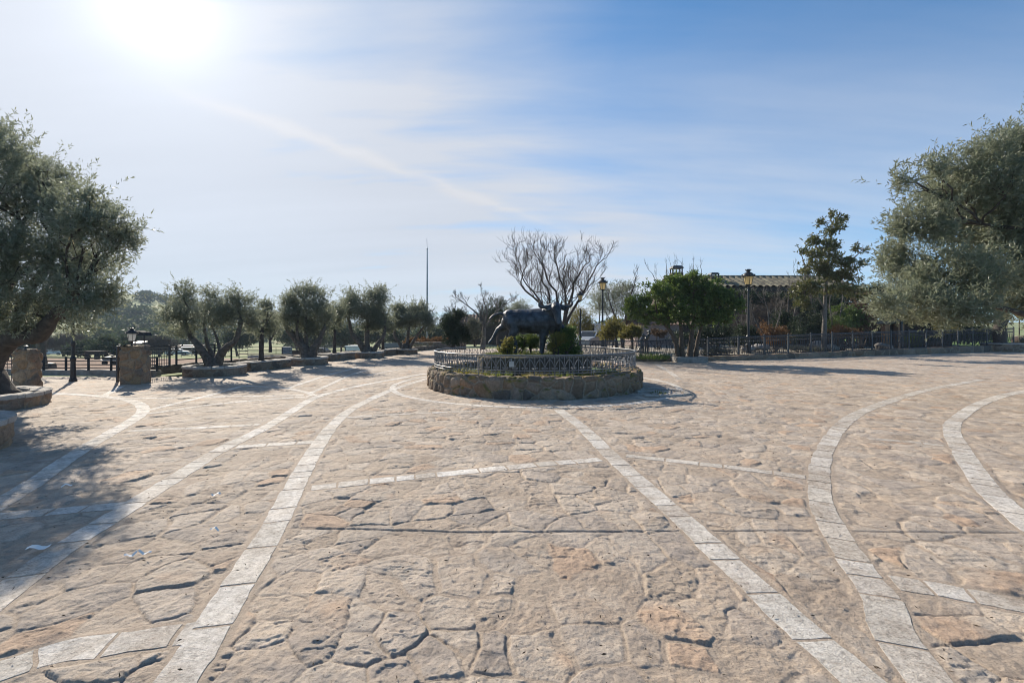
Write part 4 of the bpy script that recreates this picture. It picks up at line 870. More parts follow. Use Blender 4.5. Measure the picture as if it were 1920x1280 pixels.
for (px, d, cl, l, s, lf) in [(490, 17.9, [(490, 596, 26, 26), (500, 575, 14, 16), (495, 618, 25, 14), (478, 610, 16, 14)], 'small olive with a straight dark trunk, right of the forked olive', 211, L_OLIVE), (627, 23.5, [(627, 588, 20, 20), (624, 608, 18, 13)], 'small rounded pale olive on a straight trunk between second and third olives', 212, L_OLIVE2), (718, 27.3, [(722, 600, 16, 16), (726, 612, 16, 10)], 'small straight olive half hidden between third and last olives', 213, L_OLIVE)]:
    b = P(px, 616, d); b.z = .26
    tree('standard_olive', l, 'tree', b, [([b-Vector((0, 0, .05)), P(px, 650, d), P(px+1, 620, d)], .10, .07)], px_clumps(cl, d, rgp, 1.0, .3), lf, M_BARKD, 1300, .07, .02, s, SG, twig=.22, flare=.10)
# ---------------------------------------------------------------- large olive at left with its planters
ring_planter((-11.0, 9.1), 1.27, .30, 'large round planter with pale coping under the big left olive', M_GOLD, .30, 80, group=None)
o = thing('round_planter', 'round stone bench with flat paved top at the left edge of the picture', 'planter', (-7.7, 5.65, 0)); cc = (-7.7, 5.65)
masonry('planter_wall', circ(cc, 1.0, 36), True, .33, .3, M_GOLD, o, cell=.24, relief=.03, seed=82, res=.022)
coping('coping', circ(cc, 1.0, 36)+[circ(cc, 1.0, 36)[0]], False, .55, .085, .325, M_COPE, o, 83, .35, .6, .05)
mb = MB(); mb.lathe((cc[0], cc[1], .33), [(.52, 0), (.50, .065), (.02, .075)], 30); mb.build('top_slab', M_CONC, o)
d = 9.2
tree('olive_tree', 'big old olive with dense silvery crown at the left edge', 'tree', P(-24, 738, d), [
 ([P(-30, 748, d), P(-28, 710, d), P(-22, 680, d), P(2, 645, d), P(38, 628, d-.1), P(72, 628, d-.2), P(96, 598, d-.3), P(130, 560, d-.3)], .31, .09), ([P(-40, 745, d), P(-50, 690, d), P(-60, 620, d), P(-70, 520, d)], .30, .12), ([P(-15, 670, d), P(-5, 600, d+.2), P(20, 500, d+.4), P(40, 420, d+.4)], .2, .08), ([P(35, 628, d-.1), P(45, 560, d+.3), P(110, 470, d+.3)], .13, .05)],
 px_clumps([(22, 312, 58, 64), (62, 395, 75, 72), (140, 410, 55, 52, -.5), (125, 480, 78, 62), (205, 422, 38, 38, -.9), (222, 466, 34, 42, -.6), (40, 515, 85, 72), (150, 555, 58, 44), (60, 585, 70, 34), (195, 535, 36, 34, -.5), (-8, 272, 42, 32), (-70, 350, 90, 110), (-90, 500, 90, 90), (238, 434, 18, 24, -.7), (95, 345, 44, 44), (130, 600, 45, 24), (68, 322, 22, 22), (168, 376, 30, 26, -1.0), (150, 430, 40, 36, -1.1)], d, np.random.default_rng(5), 1.0, .9),
 L_OLIVE, M_BARKD, 7000, .084, .019, 220, None, fringe=620, ftw=.55, k=12, twig=.30, sub=20, sig=.20, shell=.92, per=7, br=.03, flare=.36)
# ---------------------------------------------------------------- large olive at right
d = 10.0
tree('olive_tree', 'very large silvery olive filling the right edge', 'tree', P(2060, 752, d), [
 ([P(2060, 757, d), P(2055, 690, d), P(2030, 620, d), P(1990, 560, d), P(1930, 520, d)], .36, .06), ([P(2065, 757, d), P(2070, 650, d), P(2050, 540, d), P(2010, 420, d), P(1970, 340, d)], .28, .05), ([P(2030, 620, d), P(1960, 600, d), P(1850, 570, d), P(1760, 550, d)], .10, .03), ([P(2010, 420, d), P(1930, 430, d), P(1840, 420, d)], .07, .03)],
 px_clumps([(1785, 345, 56, 52), (1868, 322, 56, 54), (1918, 262, 42, 36), (1728, 415, 48, 50), (1815, 430, 74, 64), (1900, 400, 66, 66), (1705, 505, 42, 46), (1788, 518, 78, 58), (1882, 510, 66, 58), (1722, 568, 54, 28), (1812, 585, 68, 30), (1895, 560, 50, 34), (1664, 560, 24, 28), (1995, 365, 90, 95), (2000, 520, 95, 85), (1672, 480, 22, 20), (1690, 340, 16, 18), (1752, 312, 20, 20), (1930, 300, 40, 44), (1692, 582, 38, 20), (1770, 595, 40, 14)], d, np.random.default_rng(6), 1.0, 1.0),
 L_OLIVE2, M_BARKD, 11500, .10, .024, 230, None, fringe=700, ftw=.6, up=.75, k=12, twig=.36, sub=20, sig=.21, shell=.92, per=6, br=.028)
d = 32
ring_planter((P(1880, 616, d).x, d), 1.15, .60, 'rough stone planter under the far olive trunk at the right end of the fence', seed=88, group=None)
tree('olive_tree', 'olive with dark straight trunk at the right end of the fence', 'tree', P(1876, 640, d), [([P(1876, 650, d), P(1874, 620, d), P(1880, 585, d), P(1870, 540, d)], .40, .28)], px_clumps([(1870, 545, 55, 40), (1830, 570, 35, 30), (1900, 550, 35, 36)], d, rgp), L_OLIVE2, M_BARKD, 1600, .10, .03, 231, twig=.4)
# ---------------------------------------------------------------- garden fence and kerb at right
FL = [(3.3, 24.3), (5.4, 22.9), (6.4, 22.6), (7.5, 22.5), (12.0, 23.5), (19.5, 26.5), (28, 29.8), (36.6, 33.2)]
FB = [.16, .16, .16, .17, .2, .26, .36, .5]; FT = [.97, .97, .98, 1.0, 1.18, 1.35, 1.49, 1.64]
La = np.array(FL); sd = np.r_[0, np.cumsum(np.hypot(*np.diff(La, axis=0).T))]
o = masonry('garden_kerb', [(x+.1, y-.32) for x, y in FL[1:]], False, .16, .5, M_RUB2, None, (12, 23.2, 0), cell=.4, relief=.04, seed=91, res=.07, h1=.44); tag(o, 'long rough stone kerb at the foot of the dark garden fence', 'kerb')
fe = thing('garden_fence', 'long dark wrought iron garden fence running to the right', 'fence', (12, 23.5, 0))
npan = 20; tot = sd[-1]
def fp(s): return Vector((np.interp(s, sd, La[:, 0]), np.interp(s, sd, La[:, 1]), 0)), float(np.interp(s, sd, FB)), float(np.interp(s, sd, FT))
for i in range(npan+1):
    p, b, t = fp(tot*i/npan); mb = MB(); mb.box((p.x, p.y, (b-.1+t+.03)/2), (.065, .065, t-b+.13)); mb.ball((p.x, p.y, t+.06), .045, 8, 5); mb.build('fence_post', M_FENCE, fe)
for i in range(npan):
    mb = MB(); s0, s1 = tot*i/npan, tot*(i+1)/npan; n = 12
    p0, b0, t0 = fp(s0); p1, b1, t1 = fp(s1)
    for f in (1.0, .06): mb.tube([p0+Vector((0, 0, b0+(t0-b0)*f)), p1+Vector((0, 0, b1+(t1-b1)*f))], .022 if f == 1 else .015, 4)
    mb.tube([p0+Vector((0, 0, b0+(t0-b0)*.86)), p1+Vector((0, 0, b1+(t1-b1)*.86))], .011, 4)
    T_ = (p1-p0).normalized(); Z_ = Vector((0, 0, 1))
    for k in range(n):
        p, b, t = fp(s0+(s1-s0)*(k+.5)/n); h = t-b; w = (s1-s0)/n
        mb.tube([p+Z_*(b+.05*h), p+Z_*(t-.02)], .012, 4)
        mb.tube(spiral(p+T_*(w/2)+Z_*(b+.93*h), .05, T_, Z_, 1, 1.0, 7), .0115, 4)
        if k % 2 == 0:
            for s in (-1, 1):
                mb.tube([p+T_*(s*w*q*.95)+Z_*(b+h*(.80-.66*math.sin(q*math.pi/2))) for q in (0, .3, .6, 1)], .012, 4)
                mb.tube(spiral(p+T_*(s*w*.45)+Z_*(b+.75*h), .05, T_, Z_, s, 1.2, 7), .011, 4)
    mb.build('fence_panel', M_FENCE, fe)
# stone block carrying the dense tree
d = 21.8
tp = thing('stone_planter', 'square grey stone planter block under the dense green tree', 'planter', (P(1292, 616, d).x, d, 0))
c0 = P(1292, 616, d); sq = [(c0.x-.72, d-.45), (c0.x+.72, d-.45), (c0.x+.72, d+.5), (c0.x-.72, d+.5)]; pts = []
for k in range(4):
    a, b = np.array(sq[k]), np.array(sq[(k+1) % 4])
    for t in (.03, .35, .65, .97): pts.append(tuple(a+(b-a)*t))
masonry('planter_wall', pts, True, .26, .3, M_CONC, tp, cell=.5, relief=.015, seed=95, res=.05); mb = MB(); mb.box((c0.x, d+.02, .2), (1.0, .6, .1)); mb.build('soil', M_SOIL, tp)
tree('dense_tree', 'dense dark green flat topped tree with several trunks, right of the fountain', 'tree', P(1285, 672, d), [
 ([P(1272, 676, d), P(1268, 645, d), P(1258, 622, d), P(1240, 600, d)], .13, .07), ([P(1280, 676, d), P(1278, 640, d), P(1276, 600, d)], .15, .07), ([P(1293, 676, d), P(1296, 640, d), P(1300, 600, d)], .17, .07), ([P(1304, 676, d), P(1308, 640, d), P(1318, 600, d)], .12, .06)],
 px_clumps([(1196, 578, 25, 24), (1215, 592, 26, 18), (1228, 552, 34, 28), (1240, 582, 32, 24), (1266, 538, 32, 24), (1283, 572, 42, 34), (1303, 530, 28, 20), (1330, 552, 34, 28), (1352, 575, 32, 32), (1320, 590, 38, 22), (1300, 520, 12, 12), (1258, 596, 30, 14), (1345, 596, 28, 14)], d, np.random.default_rng(8), 1.0, .7),
 L_GREEN, M_BARKB, 5200, .10, .056, 240, k=9, twig=.22, sub=22, sig=.15, shell=.92, up=.6)
# statue of two children
q = G(1207, 666); st = thing('child_statue', 'small grey bronze statue of two leaning children behind the railing', 'statue', (q.x, 23.6, .2)); d = 23.6
mb = MB()
def ch(pts, dy=0): 
    p = smoothpath([P(a, b, d+dy) for a, b, r in pts], 3); r = np.interp(np.linspace(0, len(pts)-1, len(p)), range(len(pts)), [x[2] for x in pts]); mb.tube(p, list(r), 9)
mb.ball(P(1206, 628.5, d), (.085, .09, .10)); ch([(1206, 631, .05), (1204.5, 634, .09), (1202, 639, .10), (1200.5, 643, .085)]); ch([(1200, 642, .075), (1203, 648, .06), (1199, 654, .045), (1195.5, 659, .04), (1197, 660.5, .035)]); ch([(1201, 642, .075), (1205, 649, .06), (1206, 656, .045), (1206, 661, .04), (1209, 662, .035)], -.08); ch([(1205, 634, .045), (1209, 636, .035), (1213, 633, .03), (1216, 630, .03)], -.08)
mb.ball(P(1217, 622, d+.05), (.085, .09, .10)); ch([(1217, 625, .05), (1216, 629, .095), (1213, 634, .10), (1210.5, 639, .09)]); ch([(1210.5, 638, .08), (1211, 646, .065), (1210, 653, .05), (1210, 661, .045), (1212.5, 662, .035)], .05); ch([(1211.5, 638, .08), (1214, 647, .065), (1214, 654, .05), (1214, 661, .045), (1217, 662, .035)], .16); ch([(1216, 627, .05), (1211, 630, .035), (1207, 628, .03)], -.04); ch([(1216, 627, .05), (1213, 622, .03), (1213, 619, .028)], .1)
me = fuse(mb, .018, 3); shift(me, ORG[st.name]); link('figures', me, simple('grey_bronze', (.10, .10, .10), .4, .6, var=.4, scale=14), st)
mb = MB(); mb.ball((q.x, d, .16), (.45, .3, .18), 10, 6); mb.build('plinth', M_RUB2, st, smooth=True) if False else mb.build('plinth', M_CONC, st, smooth=True)
# ---------------------------------------------------------------- buildings
M_TILE = simple('mossy_roof_tiles', (.055, .048, .037), .95, var=.5, scale=2.2, bs=.5, bd=.03, c2=(.125, .115, .08))
M_BRICK = simple('dark_brick', (.06, .043, .035), .95, var=.4, scale=5)
M_WALL = simple('mauve_render', (.29, .235, .22), .95, var=.2, scale=2)
def tiled_roof(o, x0, x1, y0, z0, y1, z1, pitch, m, amp=.085):
    n = int((x1-x0)/pitch*8); xs = np.linspace(x0, x1, n); k = 14; V = []; ts = np.linspace(0, 1, k)
    wave = np.abs(np.sin((xs-x0)/pitch*math.pi))*amp*2; V = []
    for q, t in enumerate(ts):
        row = .03*(1-((t*6) % 1)); V.append(np.c_[xs, np.full(n, y0+(y1-y0)*t), z0+(z1-z0)*t+wave+row])
    i = np.arange(k-1)[:, None]*n+np.arange(n-1)[None]; Q = np.stack([i, i+1, i+n+1, i+n], -1).reshape(-1, 4); return npmesh('roof', np.concatenate(V), Q, m, o, smooth=True)
bl = thing('farm_house', 'long dark farmhouse with mossy tiled roof behind the garden trees', 'house', (24, 43, 0))
mb = MB(); mb.box((22.4, 45, 2.55), (15.0, 8, 5.1)); mb.build('wall', M_BRICK, bl)
tiled_roof(bl, 14.6, 30.4, 40.0, 5.2, 43.4, 6.45, .58, M_TILE, .10); tiled_roof(bl, 14.6, 30.4, 50.0, 5.2, 43.45, 6.45, .46, M_TILE)
mb = MB(); mb.box((22.4, 40.85, 5.12), (15.6, 1.1, .36)); mb.build('eaves', M_BARKD, bl); mb = MB(); mb.tube([(14.5, 43.4, 6.52), (30.5, 43.4, 6.52)], .16, 8); mb.build('ridge', M_TILE, bl)
for px, yb, yt, w in ((1268, 512, 498, 23), (1338, 520, 511, 17)):
    dd = 42.2; c = P(px, yb, dd); tz = P(px, yt, dd).z; ww = w*dd/F; mb = MB(); mb.box((c.x, dd, (5.6+c.z)/2), (ww*.9, .8, c.z-5.6)); q_ = mb.build('chimney', M_BRICK, bl)
    mb = MB()
    for sx in (-.38, .38):
        for sy in (-.3, .3): mb.box((c.x+sx*ww, dd+sy, c.z+(tz-c.z)*.3), (.09, .09, (tz-c.z)*.62))
    mb.build('cowl_posts', M_BLACK, bl); mb = MB(); mb.lathe((c.x, dd, c.z+(tz-c.z)*.60), [(ww*.66, 0), (ww*.62, .08), (ww*.42, (tz-c.z)*.36), (.02, (tz-c.z)*.42)], 4, R(45)); mb.build('cowl', M_FENCE, bl)
for k, x in enumerate((16.5, 20, 23.5, 27)):
    mb = MB(); mb.box((x, 40.98, 2.9), (1.1, .06, 1.3)); f_ = mb.build('window', M_BARKB, bl); mb = MB(); mb.box((x, 40.94, 2.9), (.9, .03, 1.1)); mb.build('pane', simple('dark_window_glass', (.02, .025, .03), .1, var=.1) if k == 0 else bpy.data.materials['dark_window_glass'], f_)
ct = thing('cottage', 'low mauve walled cottage with brown tiled roof behind the two children statue', 'house', (11.5, 36, 0)); 
mb = MB(); mb.box((12.3, 37.5, .95), (5.0, 4, 1.9)); mb.build('wall', M_WALL, ct); M_TILE2 = simple('brown_roof_tiles', (.16, .105, .08), .95, var=.4, scale=4); tiled_roof(ct, 9.5, 15.1, 35.1, 1.85, 37.6, 2.75, .3, M_TILE2, .05); tiled_roof(ct, 9.5, 15.1, 40.0, 1.85, 37.62, 2.75, .3, M_TILE2, .05)
mb = MB(); mb.box((13.5, 35.47, .95), (.9, .06, 1.9)); mb.build('door', M_BARKD, ct)
sh = thing('garden_shed', 'small brick shed with dark slanting roof behind the fence at right', 'shed', (27, 33, 0)); q = P(1660, 616, 33.5)
for sx, w in ((0, .35), (1.0, .45)): 
    mb = MB(); mb.box((q.x+sx, 33.5, 1.0), (w, .4, 1.9)); mb.build('brick_pier', simple('orange_brick', (.32, .18, .10), .95, var=.3, scale=6) if sx == 0 else bpy.data.materials['orange_brick'], sh)
mb = MB(); mb.box((q.x+2.6, 34.9, .95), (5.2, 2.2, 1.9)); mb.build('wall', M_BRICK, sh)
mb = MB(); mb.prism([(-.35, 2.0), (3.0, 2.55), (5.6, 2.35), (5.6, 2.25), (3.0, 2.43), (-.35, 1.9)], 33.0, 36.2, lambda p: (p[0]+q.x, p[1], p[2])); mb.build('roof', M_TILE, sh)
lh = thing('long_shed', 'low brown roofed shed far behind the bare spreading tree', 'shed', P(880, 616, 46)); q = P(862, 616, 46)
mb = MB(); mb.box((q.x+3.3, 47.5, 1.1), (6.6, 3, 2.2)); mb.build('wall', M_BRICK, lh); tiled_roof(lh, q.x-.3, q.x+7, 45.6, 2.2, 47.5, 3.0, .35, M_TILE2, .05)
mb = MB(); mb.box((q.x+3.3, 48.4, 2.45), (6.9, 1.8, .4)); mb.build('rear_roof', M_TILE2, lh)
# ---------------------------------------------------------------- trees and shrubs of the garden
d = 26.5
bare_tree('corkscrew_willow', 'tall leafless corkscrew willow fanning out behind the bull', P(1046, 650, d), [
 ([P(1040, 655, d), P(1042, 620, d), P(1038, 590, d), P(1030, 570, d)], 0.176, 0.070, 1.60), ([P(1041, 640, d), P(1034, 600, d), P(1012, 568, d+.2), P(985, 545, d+.2)], 0.096, 0.049, 1.18), ([P(1046, 655, d), P(1048, 610, d), P(1046, 580, d-.2), P(1044, 556, d-.2)], 0.128, 0.063, 1.60),
 ([P(1050, 655, d), P(1056, 615, d), P(1062, 585, d), P(1070, 560, d)], 0.160, 0.070, 1.65), ([P(1052, 640, d), P(1064, 600, d+.2), P(1082, 568, d+.3), P(1096, 545, d+.3)], 0.104, 0.056, 1.39), ([P(1038, 620, d), P(1026, 585, d-.3), P(1006, 555, d-.4)], 0.088, 0.049, 1.44), ([P(1054, 620, d), P(1060, 580, d-.3), P(1060, 550, d-.4)], 0.088, 0.056, 1.54)],
 M_BARKD, 301, levels=4, spread=.36, wig=.095, kids=3, shrink=.74, upb=.40, minr=.0075, dec=.55)
d = 27.5
bare_tree('bare_tree', 'leafless grey tree with wide fine twigs left of the bull', P(905, 652, d), [([P(905, 655, d), P(907, 630, d), P(908, 610, d)], .17, .09, .7), ([P(907, 612, d), P(896, 590, d), P(878, 574, d)], .06, .035, .62), ([P(909, 608, d), P(913, 585, d), P(909, 570, d)], .06, .035, .62), ([P(909, 614, d), P(925, 592, d), P(938, 578, d)], .055, .035, .6), ([P(907, 610, d), P(890, 598, d), P(868, 590, d)], .045, .03, .55)], M_BARKG, 302, levels=4, spread=.6, wig=.05, kids=3, shrink=.68, upb=.06, minr=.007)
d = 26
tree('conical_evergreen', 'dark dense evergreen bush at the left of the bare grey tree', 'tree', P(850, 652, d), [([P(850, 655, d), P(850, 600, d)], .12, .06)], px_clumps([(848, 608, 24, 24), (858, 592, 18, 14), (836, 615, 13, 20), (862, 630, 24, 16), (846, 636, 20, 12)], d, rgp), L_DARK, M_BARKD, 2600, .07, .035, 303, sub=16, sig=.2, shell=.8)
d = 27
bare_tree('bare_shrub', 'grey leafless bush in front of the dark evergreen left of the bull', P(866, 652, d), [([P(866, 655, d), P(864, 630, d)], .05, .04, .75), ([P(868, 655, d), P(874, 630, d)], .05, .04, .75), ([P(864, 655, d), P(852, 622, d)], .05, .04, .7)], M_BARKG, 304, levels=4, spread=.6, kids=3, shrink=.7, minr=.008, cat='shrub')
shrub('sage_shrub', 'pale grey green rounded shrub beside the bare grey tree trunk', P(890, 650, 26.8), px_clumps([(890, 616, 15, 18), (884, 606, 10, 10), (895, 628, 10, 10)], 26.8, rgp), L_SAGE, 700, .08, .022, 305)
for i, (px, py, dd, cl, l, lf, nn) in enumerate([
 (932, 640, 36, [(925, 575, 22, 20), (940, 568, 12, 12), (915, 590, 18, 18), (938, 592, 20, 18)], 'dark evergreen behind the bare grey tree', L_DARK, 1500),
 (975, 640, 38, [(975, 572, 18, 12), (962, 584, 20, 12), (985, 586, 16, 12), (1000, 590, 18, 10)], 'bushy tree seen over the back of the bull', L_OLIVE, 1200),
 (1085, 640, 46, [(1082, 595, 24, 24), (1098, 606, 18, 20), (1070, 612, 16, 18), (1088, 622, 22, 14)], 'yellow green rounded tree right of the bull\'s head', L_YEL, 1700),
 (1150, 640, 38, [(1142, 545, 26, 20), (1120, 560, 24, 20), (1160, 565, 24, 22), (1135, 580, 26, 20), (1165, 540, 12, 12)], 'grey green olive behind the tall lamp post right of the bull', L_OLIVE, 2000),
 (1185, 645, 36, [(1180, 548, 18, 18), (1192, 565, 22, 20), (1178, 585, 20, 20), (1195, 590, 16, 16)], 'twiggy grey olive left of the dense green tree', L_OLIVE, 1500),
 (1155, 652, 29, [(1150, 612, 20, 14), (1165, 620, 14, 12), (1140, 624, 16, 12)], 'low broad shrub right of the tall lamp post', L_YEL, 900),
 (1185, 655, 27, [(1185, 620, 16, 9), (1176, 626, 14, 8), (1195, 624, 10, 8)], 'small flat topped tree with thin stems left of the children statue', L_YEL, 600)]):
    tree('garden_tree', l, 'tree', P(px, py+6, dd), [([P(px, py+8, dd), P(px+1, py-12, dd), P(px-1, py-30, dd)], .09, .05)], px_clumps(cl, dd, rgp), lf, M_BARKD, nn, .085, .03 if lf is not L_YEL else .05, 310+i, per=3)
bare_tree('bare_tree', 'thin bare tree among the olives behind the lamp posts', P(1172, 650, 33), [([P(1168, 652, 33), P(1160, 610, 33), P(1150, 585, 33)], .10, .05, 1.0), ([P(1168, 652, 33), P(1172, 600, 33), P(1180, 560, 33)], .10, .05, 1.1)], M_BARKD, 330, levels=4, spread=.45, kids=2, minr=.009)
shrub('rusty_shrub', 'rusty leaved low shrub right of the children statue', P(1235, 655, 27.5), px_clumps([(1230, 622, 10, 7), (1240, 626, 12, 7)], 27.5, rgp), L_RUST, 350, .07, .04, 331)
tuft('lavender_plant', 'low grey green lavender clump at the kerb below the children statue', G(1225, 674, .15), .7, .32, 500, L_GREEN, 332, wd=.02)
# magnolia
d = 27.5
tree('magnolia_tree', 'open crowned magnolia with glossy leaves behind the fence, left of the large olive', 'tree', P(1545, 655, d), [([P(1544, 668, d), P(1546, 600, d), P(1548, 540, d), P(1555, 470, d), P(1562, 425, d)], .15, .03), ([P(1547, 560, d), P(1570, 520, d), P(1600, 485, d), P(1618, 468, d)], .06, .02), ([P(1547, 580, d), P(1525, 540, d), P(1510, 500, d), P(1502, 475, d)], .06, .02), ([P(1548, 530, d), P(1535, 480, d), P(1528, 450, d)], .05, .02)],
 px_clumps([(1560, 425, 14, 22), (1548, 452, 26, 16), (1520, 478, 20, 14), (1528, 500, 28, 18), (1562, 478, 26, 16), (1596, 492, 26, 13), (1560, 510, 34, 16), (1592, 520, 26, 14), (1522, 530, 30, 12), (1570, 540, 34, 12), (1616, 466, 12, 9), (1536, 420, 8, 10), (1508, 545, 20, 16), (1500, 570, 16, 16), (1578, 410, 8, 9), (1604, 550, 18, 10)], d, rgp, 1.0, .8), L_MAG, M_BARKG, 2100, .15, .068, 340, k=8, twig=.35, sub=8, sig=.22, shell=.9, per=4, br=.03)
GS = [('evergreen_shrub', 'dark rounded evergreen left of the red bush by the tall lamp post', 1400, 655, 28.5, [(1395, 622, 20, 16), (1412, 634, 16, 12), (1380, 636, 14, 12)], L_DARK, 1300, .09, .045),
 ('evergreen_shrub', 'broad dark evergreen between the red bush and the dark conifer', 1475, 655, 30.5, [(1470, 600, 20, 18), (1485, 618, 18, 18), (1460, 615, 16, 16)], L_DARK, 1600, .10, .05),
 ('evergreen_shrub', 'mid green bush right of the magnolia trunk at eye level', 1600, 655, 30.8, [(1590, 590, 20, 14), (1606, 600, 20, 16), (1575, 585, 16, 12)], L_GREEN, 1100, .10, .05),
 ('red_shrub', 'red and orange leaved bush beside the fence right of the tall lamp post', 1452, 655, 26.8, [(1440, 622, 18, 15), (1462, 628, 18, 13), (1450, 640, 22, 10), (1470, 618, 9, 7)], L_RED, 1100, .07, .03),
 ('red_shrub', 'low rusty red bush at the foot of the magnolia', 1578, 650, 28.6, [(1568, 620, 16, 10), (1590, 624, 24, 9), (1610, 628, 14, 7)], L_RED, 900, .07, .03),
 ('evergreen_shrub', 'dark spreading conifer bush left of the magnolia trunk', 1515, 655, 29, [(1505, 610, 24, 20), (1525, 600, 18, 16), (1495, 628, 18, 14), (1530, 625, 18, 14)], L_DARK, 1700, .07, .03),
 ('evergreen_shrub', 'green low juniper right of the magnolia trunk', 1575, 650, 30, [(1572, 600, 22, 9), (1590, 606, 26, 10), (1560, 610, 14, 10)], L_GREEN, 900, .06, .025),
 ('rusty_shrub', 'brown leaved tall bush between the magnolia and the brick shed', 1615, 645, 31.5, [(1600, 585, 18, 16), (1618, 565, 20, 18), (1622, 600, 20, 18), (1604, 612, 22, 12), (1635, 580, 12, 16)], L_RUST, 1500, .09, .05),
 ('evergreen_shrub', 'dark hedge mass behind the magnolia', 1590, 650, 36, [(1560, 570, 34, 24), (1600, 555, 30, 18), (1640, 548, 24, 14), (1620, 590, 40, 26), (1555, 610, 30, 20), (1520, 585, 26, 22), (1600, 625, 40, 18)], L_DARK, 4200, .15, .075),
 ('evergreen_shrub', 'dark hedge behind the fence below the large right olive', 1730, 650, 35, [(1720, 610, 40, 26), (1770, 615, 40, 24), (1690, 600, 30, 20), (1820, 622, 40, 18), (1745, 635, 50, 14), (1680, 630, 30, 16)], L_DARK, 4200, .14, .07),
 ('yellow_shrub', 'yellow leaved bush behind the fence right of the dark hedge', 1760, 645, 31, [(1762, 612, 9, 12), (1775, 618, 16, 9)], L_YEL, 400, .09, .05),
 ('evergreen_shrub', 'dark bush behind the fence near the far right trunk', 1825, 650, 34, [(1820, 630, 30, 12), (1850, 632, 20, 10)], L_GREEN, 900, .09, .04),
 ('ivy_hedge', 'ivy covered hedge under the farmhouse eaves', 1420, 600, 37.5, [(1395, 560, 28, 14), (1430, 560, 30, 14), (1460, 562, 24, 14), (1490, 566, 24, 16)], L_DARK, 2600, .13, .07),
 ('evergreen_shrub', 'dark low bush behind the trunks of the dense green tree', 1340, 655, 25.5, [(1330, 625, 26, 15), (1350, 635, 26, 13), (1308, 632, 20, 14), (1362, 618, 12, 14), (1300, 640, 30, 12), (1275, 632, 20, 10)], L_DARK, 2600, .07, .03),
 ('twiggy_hedge', 'brown twiggy leafless hedge behind the tall lamp post by the fence', 1400, 655, 33, [(1395, 590, 26, 20), (1425, 592, 28, 22), (1455, 585, 22, 22), (1380, 612, 22, 18), (1410, 618, 30, 18), (1480, 590, 20, 24)], L_TWIG, 2200, .16, .012),
 ('grey_shrub', 'grey rosemary like mound inside the fence left of the tall lamp post', 1355, 670, 24.6, [(1340, 656, 16, 6), (1362, 658, 16, 5), (1325, 660, 10, 5)], L_SAGE, 700, .06, .015),
 ('grey_shrub', 'low pale plants inside the fence right of the tall lamp post', 1500, 662, 27.2, [(1490, 652, 16, 5), (1520, 654, 20, 5)], L_SAGE, 600, .06, .016),
 ('fern_plant', 'bright green fern clump inside the fence right of the hidden lamp post', 1712, 655, 31.2, [(1712, 638, 12, 10)], L_BOX, 500, .10, .03)]
for i, (nm, l, px, py, dd, cl, lf, nn, ln, wd) in enumerate(GS):
    b = P(px, py, dd); b.z = .18; shrub(nm, l, b, px_clumps(cl, dd, rgp, 1.0, .6), lf, nn, ln, wd, 350+i)
for i, (px, dd, l, tops) in enumerate([(1438, 29, 'bare pale twigged shrub right of the tall lamp post', [(1415, 600), (1440, 585), (1462, 590)]), (1470, 31, 'bare branching shrub between lamp post and magnolia', [(1455, 580), (1478, 560), (1492, 575)]), (1560, 30, 'leafless brushy tree beside the magnolia trunk', [(1530, 590), (1555, 570), (1580, 560)]), (1395, 30, 'thin bare shrub left of the tall lamp post at the fence', [(1380, 600), (1400, 590)])]):
    b = P(px, 650, dd); b.z = .15
    bare_tree('bare_shrub', l, b, [([b, b.lerp(P(tx, ty, dd), .5)+Vector((.1, 0, .1)), P(tx, ty, dd)], .05, .03, .8) for tx, ty in tops], M_BARKG, 370+i, levels=3, spread=.6, kids=3, minr=.008, cat='shrub')
for i, (px, dd, top, l) in enumerate([(1250, 38, 505, 'thin bare poplar tops showing left of the chimney'), (1300, 38, 490, 'bare treetop twigs showing above the dense green tree'), (1508, 44, 500, 'bare treetop behind the farmhouse roof')]):
    b = P(px, 600, dd); b.z = .1
    bare_tree('bare_tree', l, b, [([b, P(px+s, 570, dd), P(px+s*1.5, (top+550)/2+8, dd)], .08, .035, 1.0) for s in (-10, 0, 9)], M_BARKD, 380+i, levels=3, spread=.35, kids=2, minr=.008, upb=.4)
# garden rocks
rgk = np.random.default_rng(44)
for i, (px, py, dd, s, l) in enumerate([(1425, 650, 26.6, .42, 'pale rounded boulder right of the tall lamp post by the fence'), (1530, 645, 28.6, .45, 'pinkish boulder left of the magnolia trunk'), (1400, 655, 26.4, .3, 'low brown rock behind the tall lamp post at the fence'), (1558, 650, 28.3, .5, 'flat pale boulder right of the magnolia trunk'), (1655, 650, 30, .4, 'flat rock in the bed left of the hidden lamp post'), (1913, 636, 38, .8, 'dark reddish boulder on the lawn at the far right edge')]):
    p = P(px, py, dd); mb = MB()
    for _ in range(5): mb.ball((p.x+rgk.normal(0, s*.45), dd+rgk.normal(0, s*.3), p.z-.1*s+rgk.normal(0, .05)), (s*rgk.uniform(.5, .9), s*rgk.uniform(.4, .7), s*rgk.uniform(.3, .5)), 10, 7)
    me = fuse(mb, s*.09, 5); off = Vector((p.x, dd, p.z-.3*s)); shift(me, off); o = link('rock', me, M_COPE if i != 5 else M_BRICK, None, off); tag(o, l, 'rock')
b = P(1912, 588, 37); mb = MB(); o = thing('orange_sign', 'round orange disc on a post over the lawn at the far right edge', 'sign', (b.x, 37, .2)); mb.tube([(b.x, 37.03, .2), (b.x, 37.03, b.z)], .04, 6); mb.build('post', M_BARKD, o); mb = MB(); mb.tube([(b.x, 36.9, b.z), (b.x, 37.0, b.z)], [.36, .38], 20); mb.build('disc', simple('orange_paint', (.75, .26, .03), .5, var=.15), o)
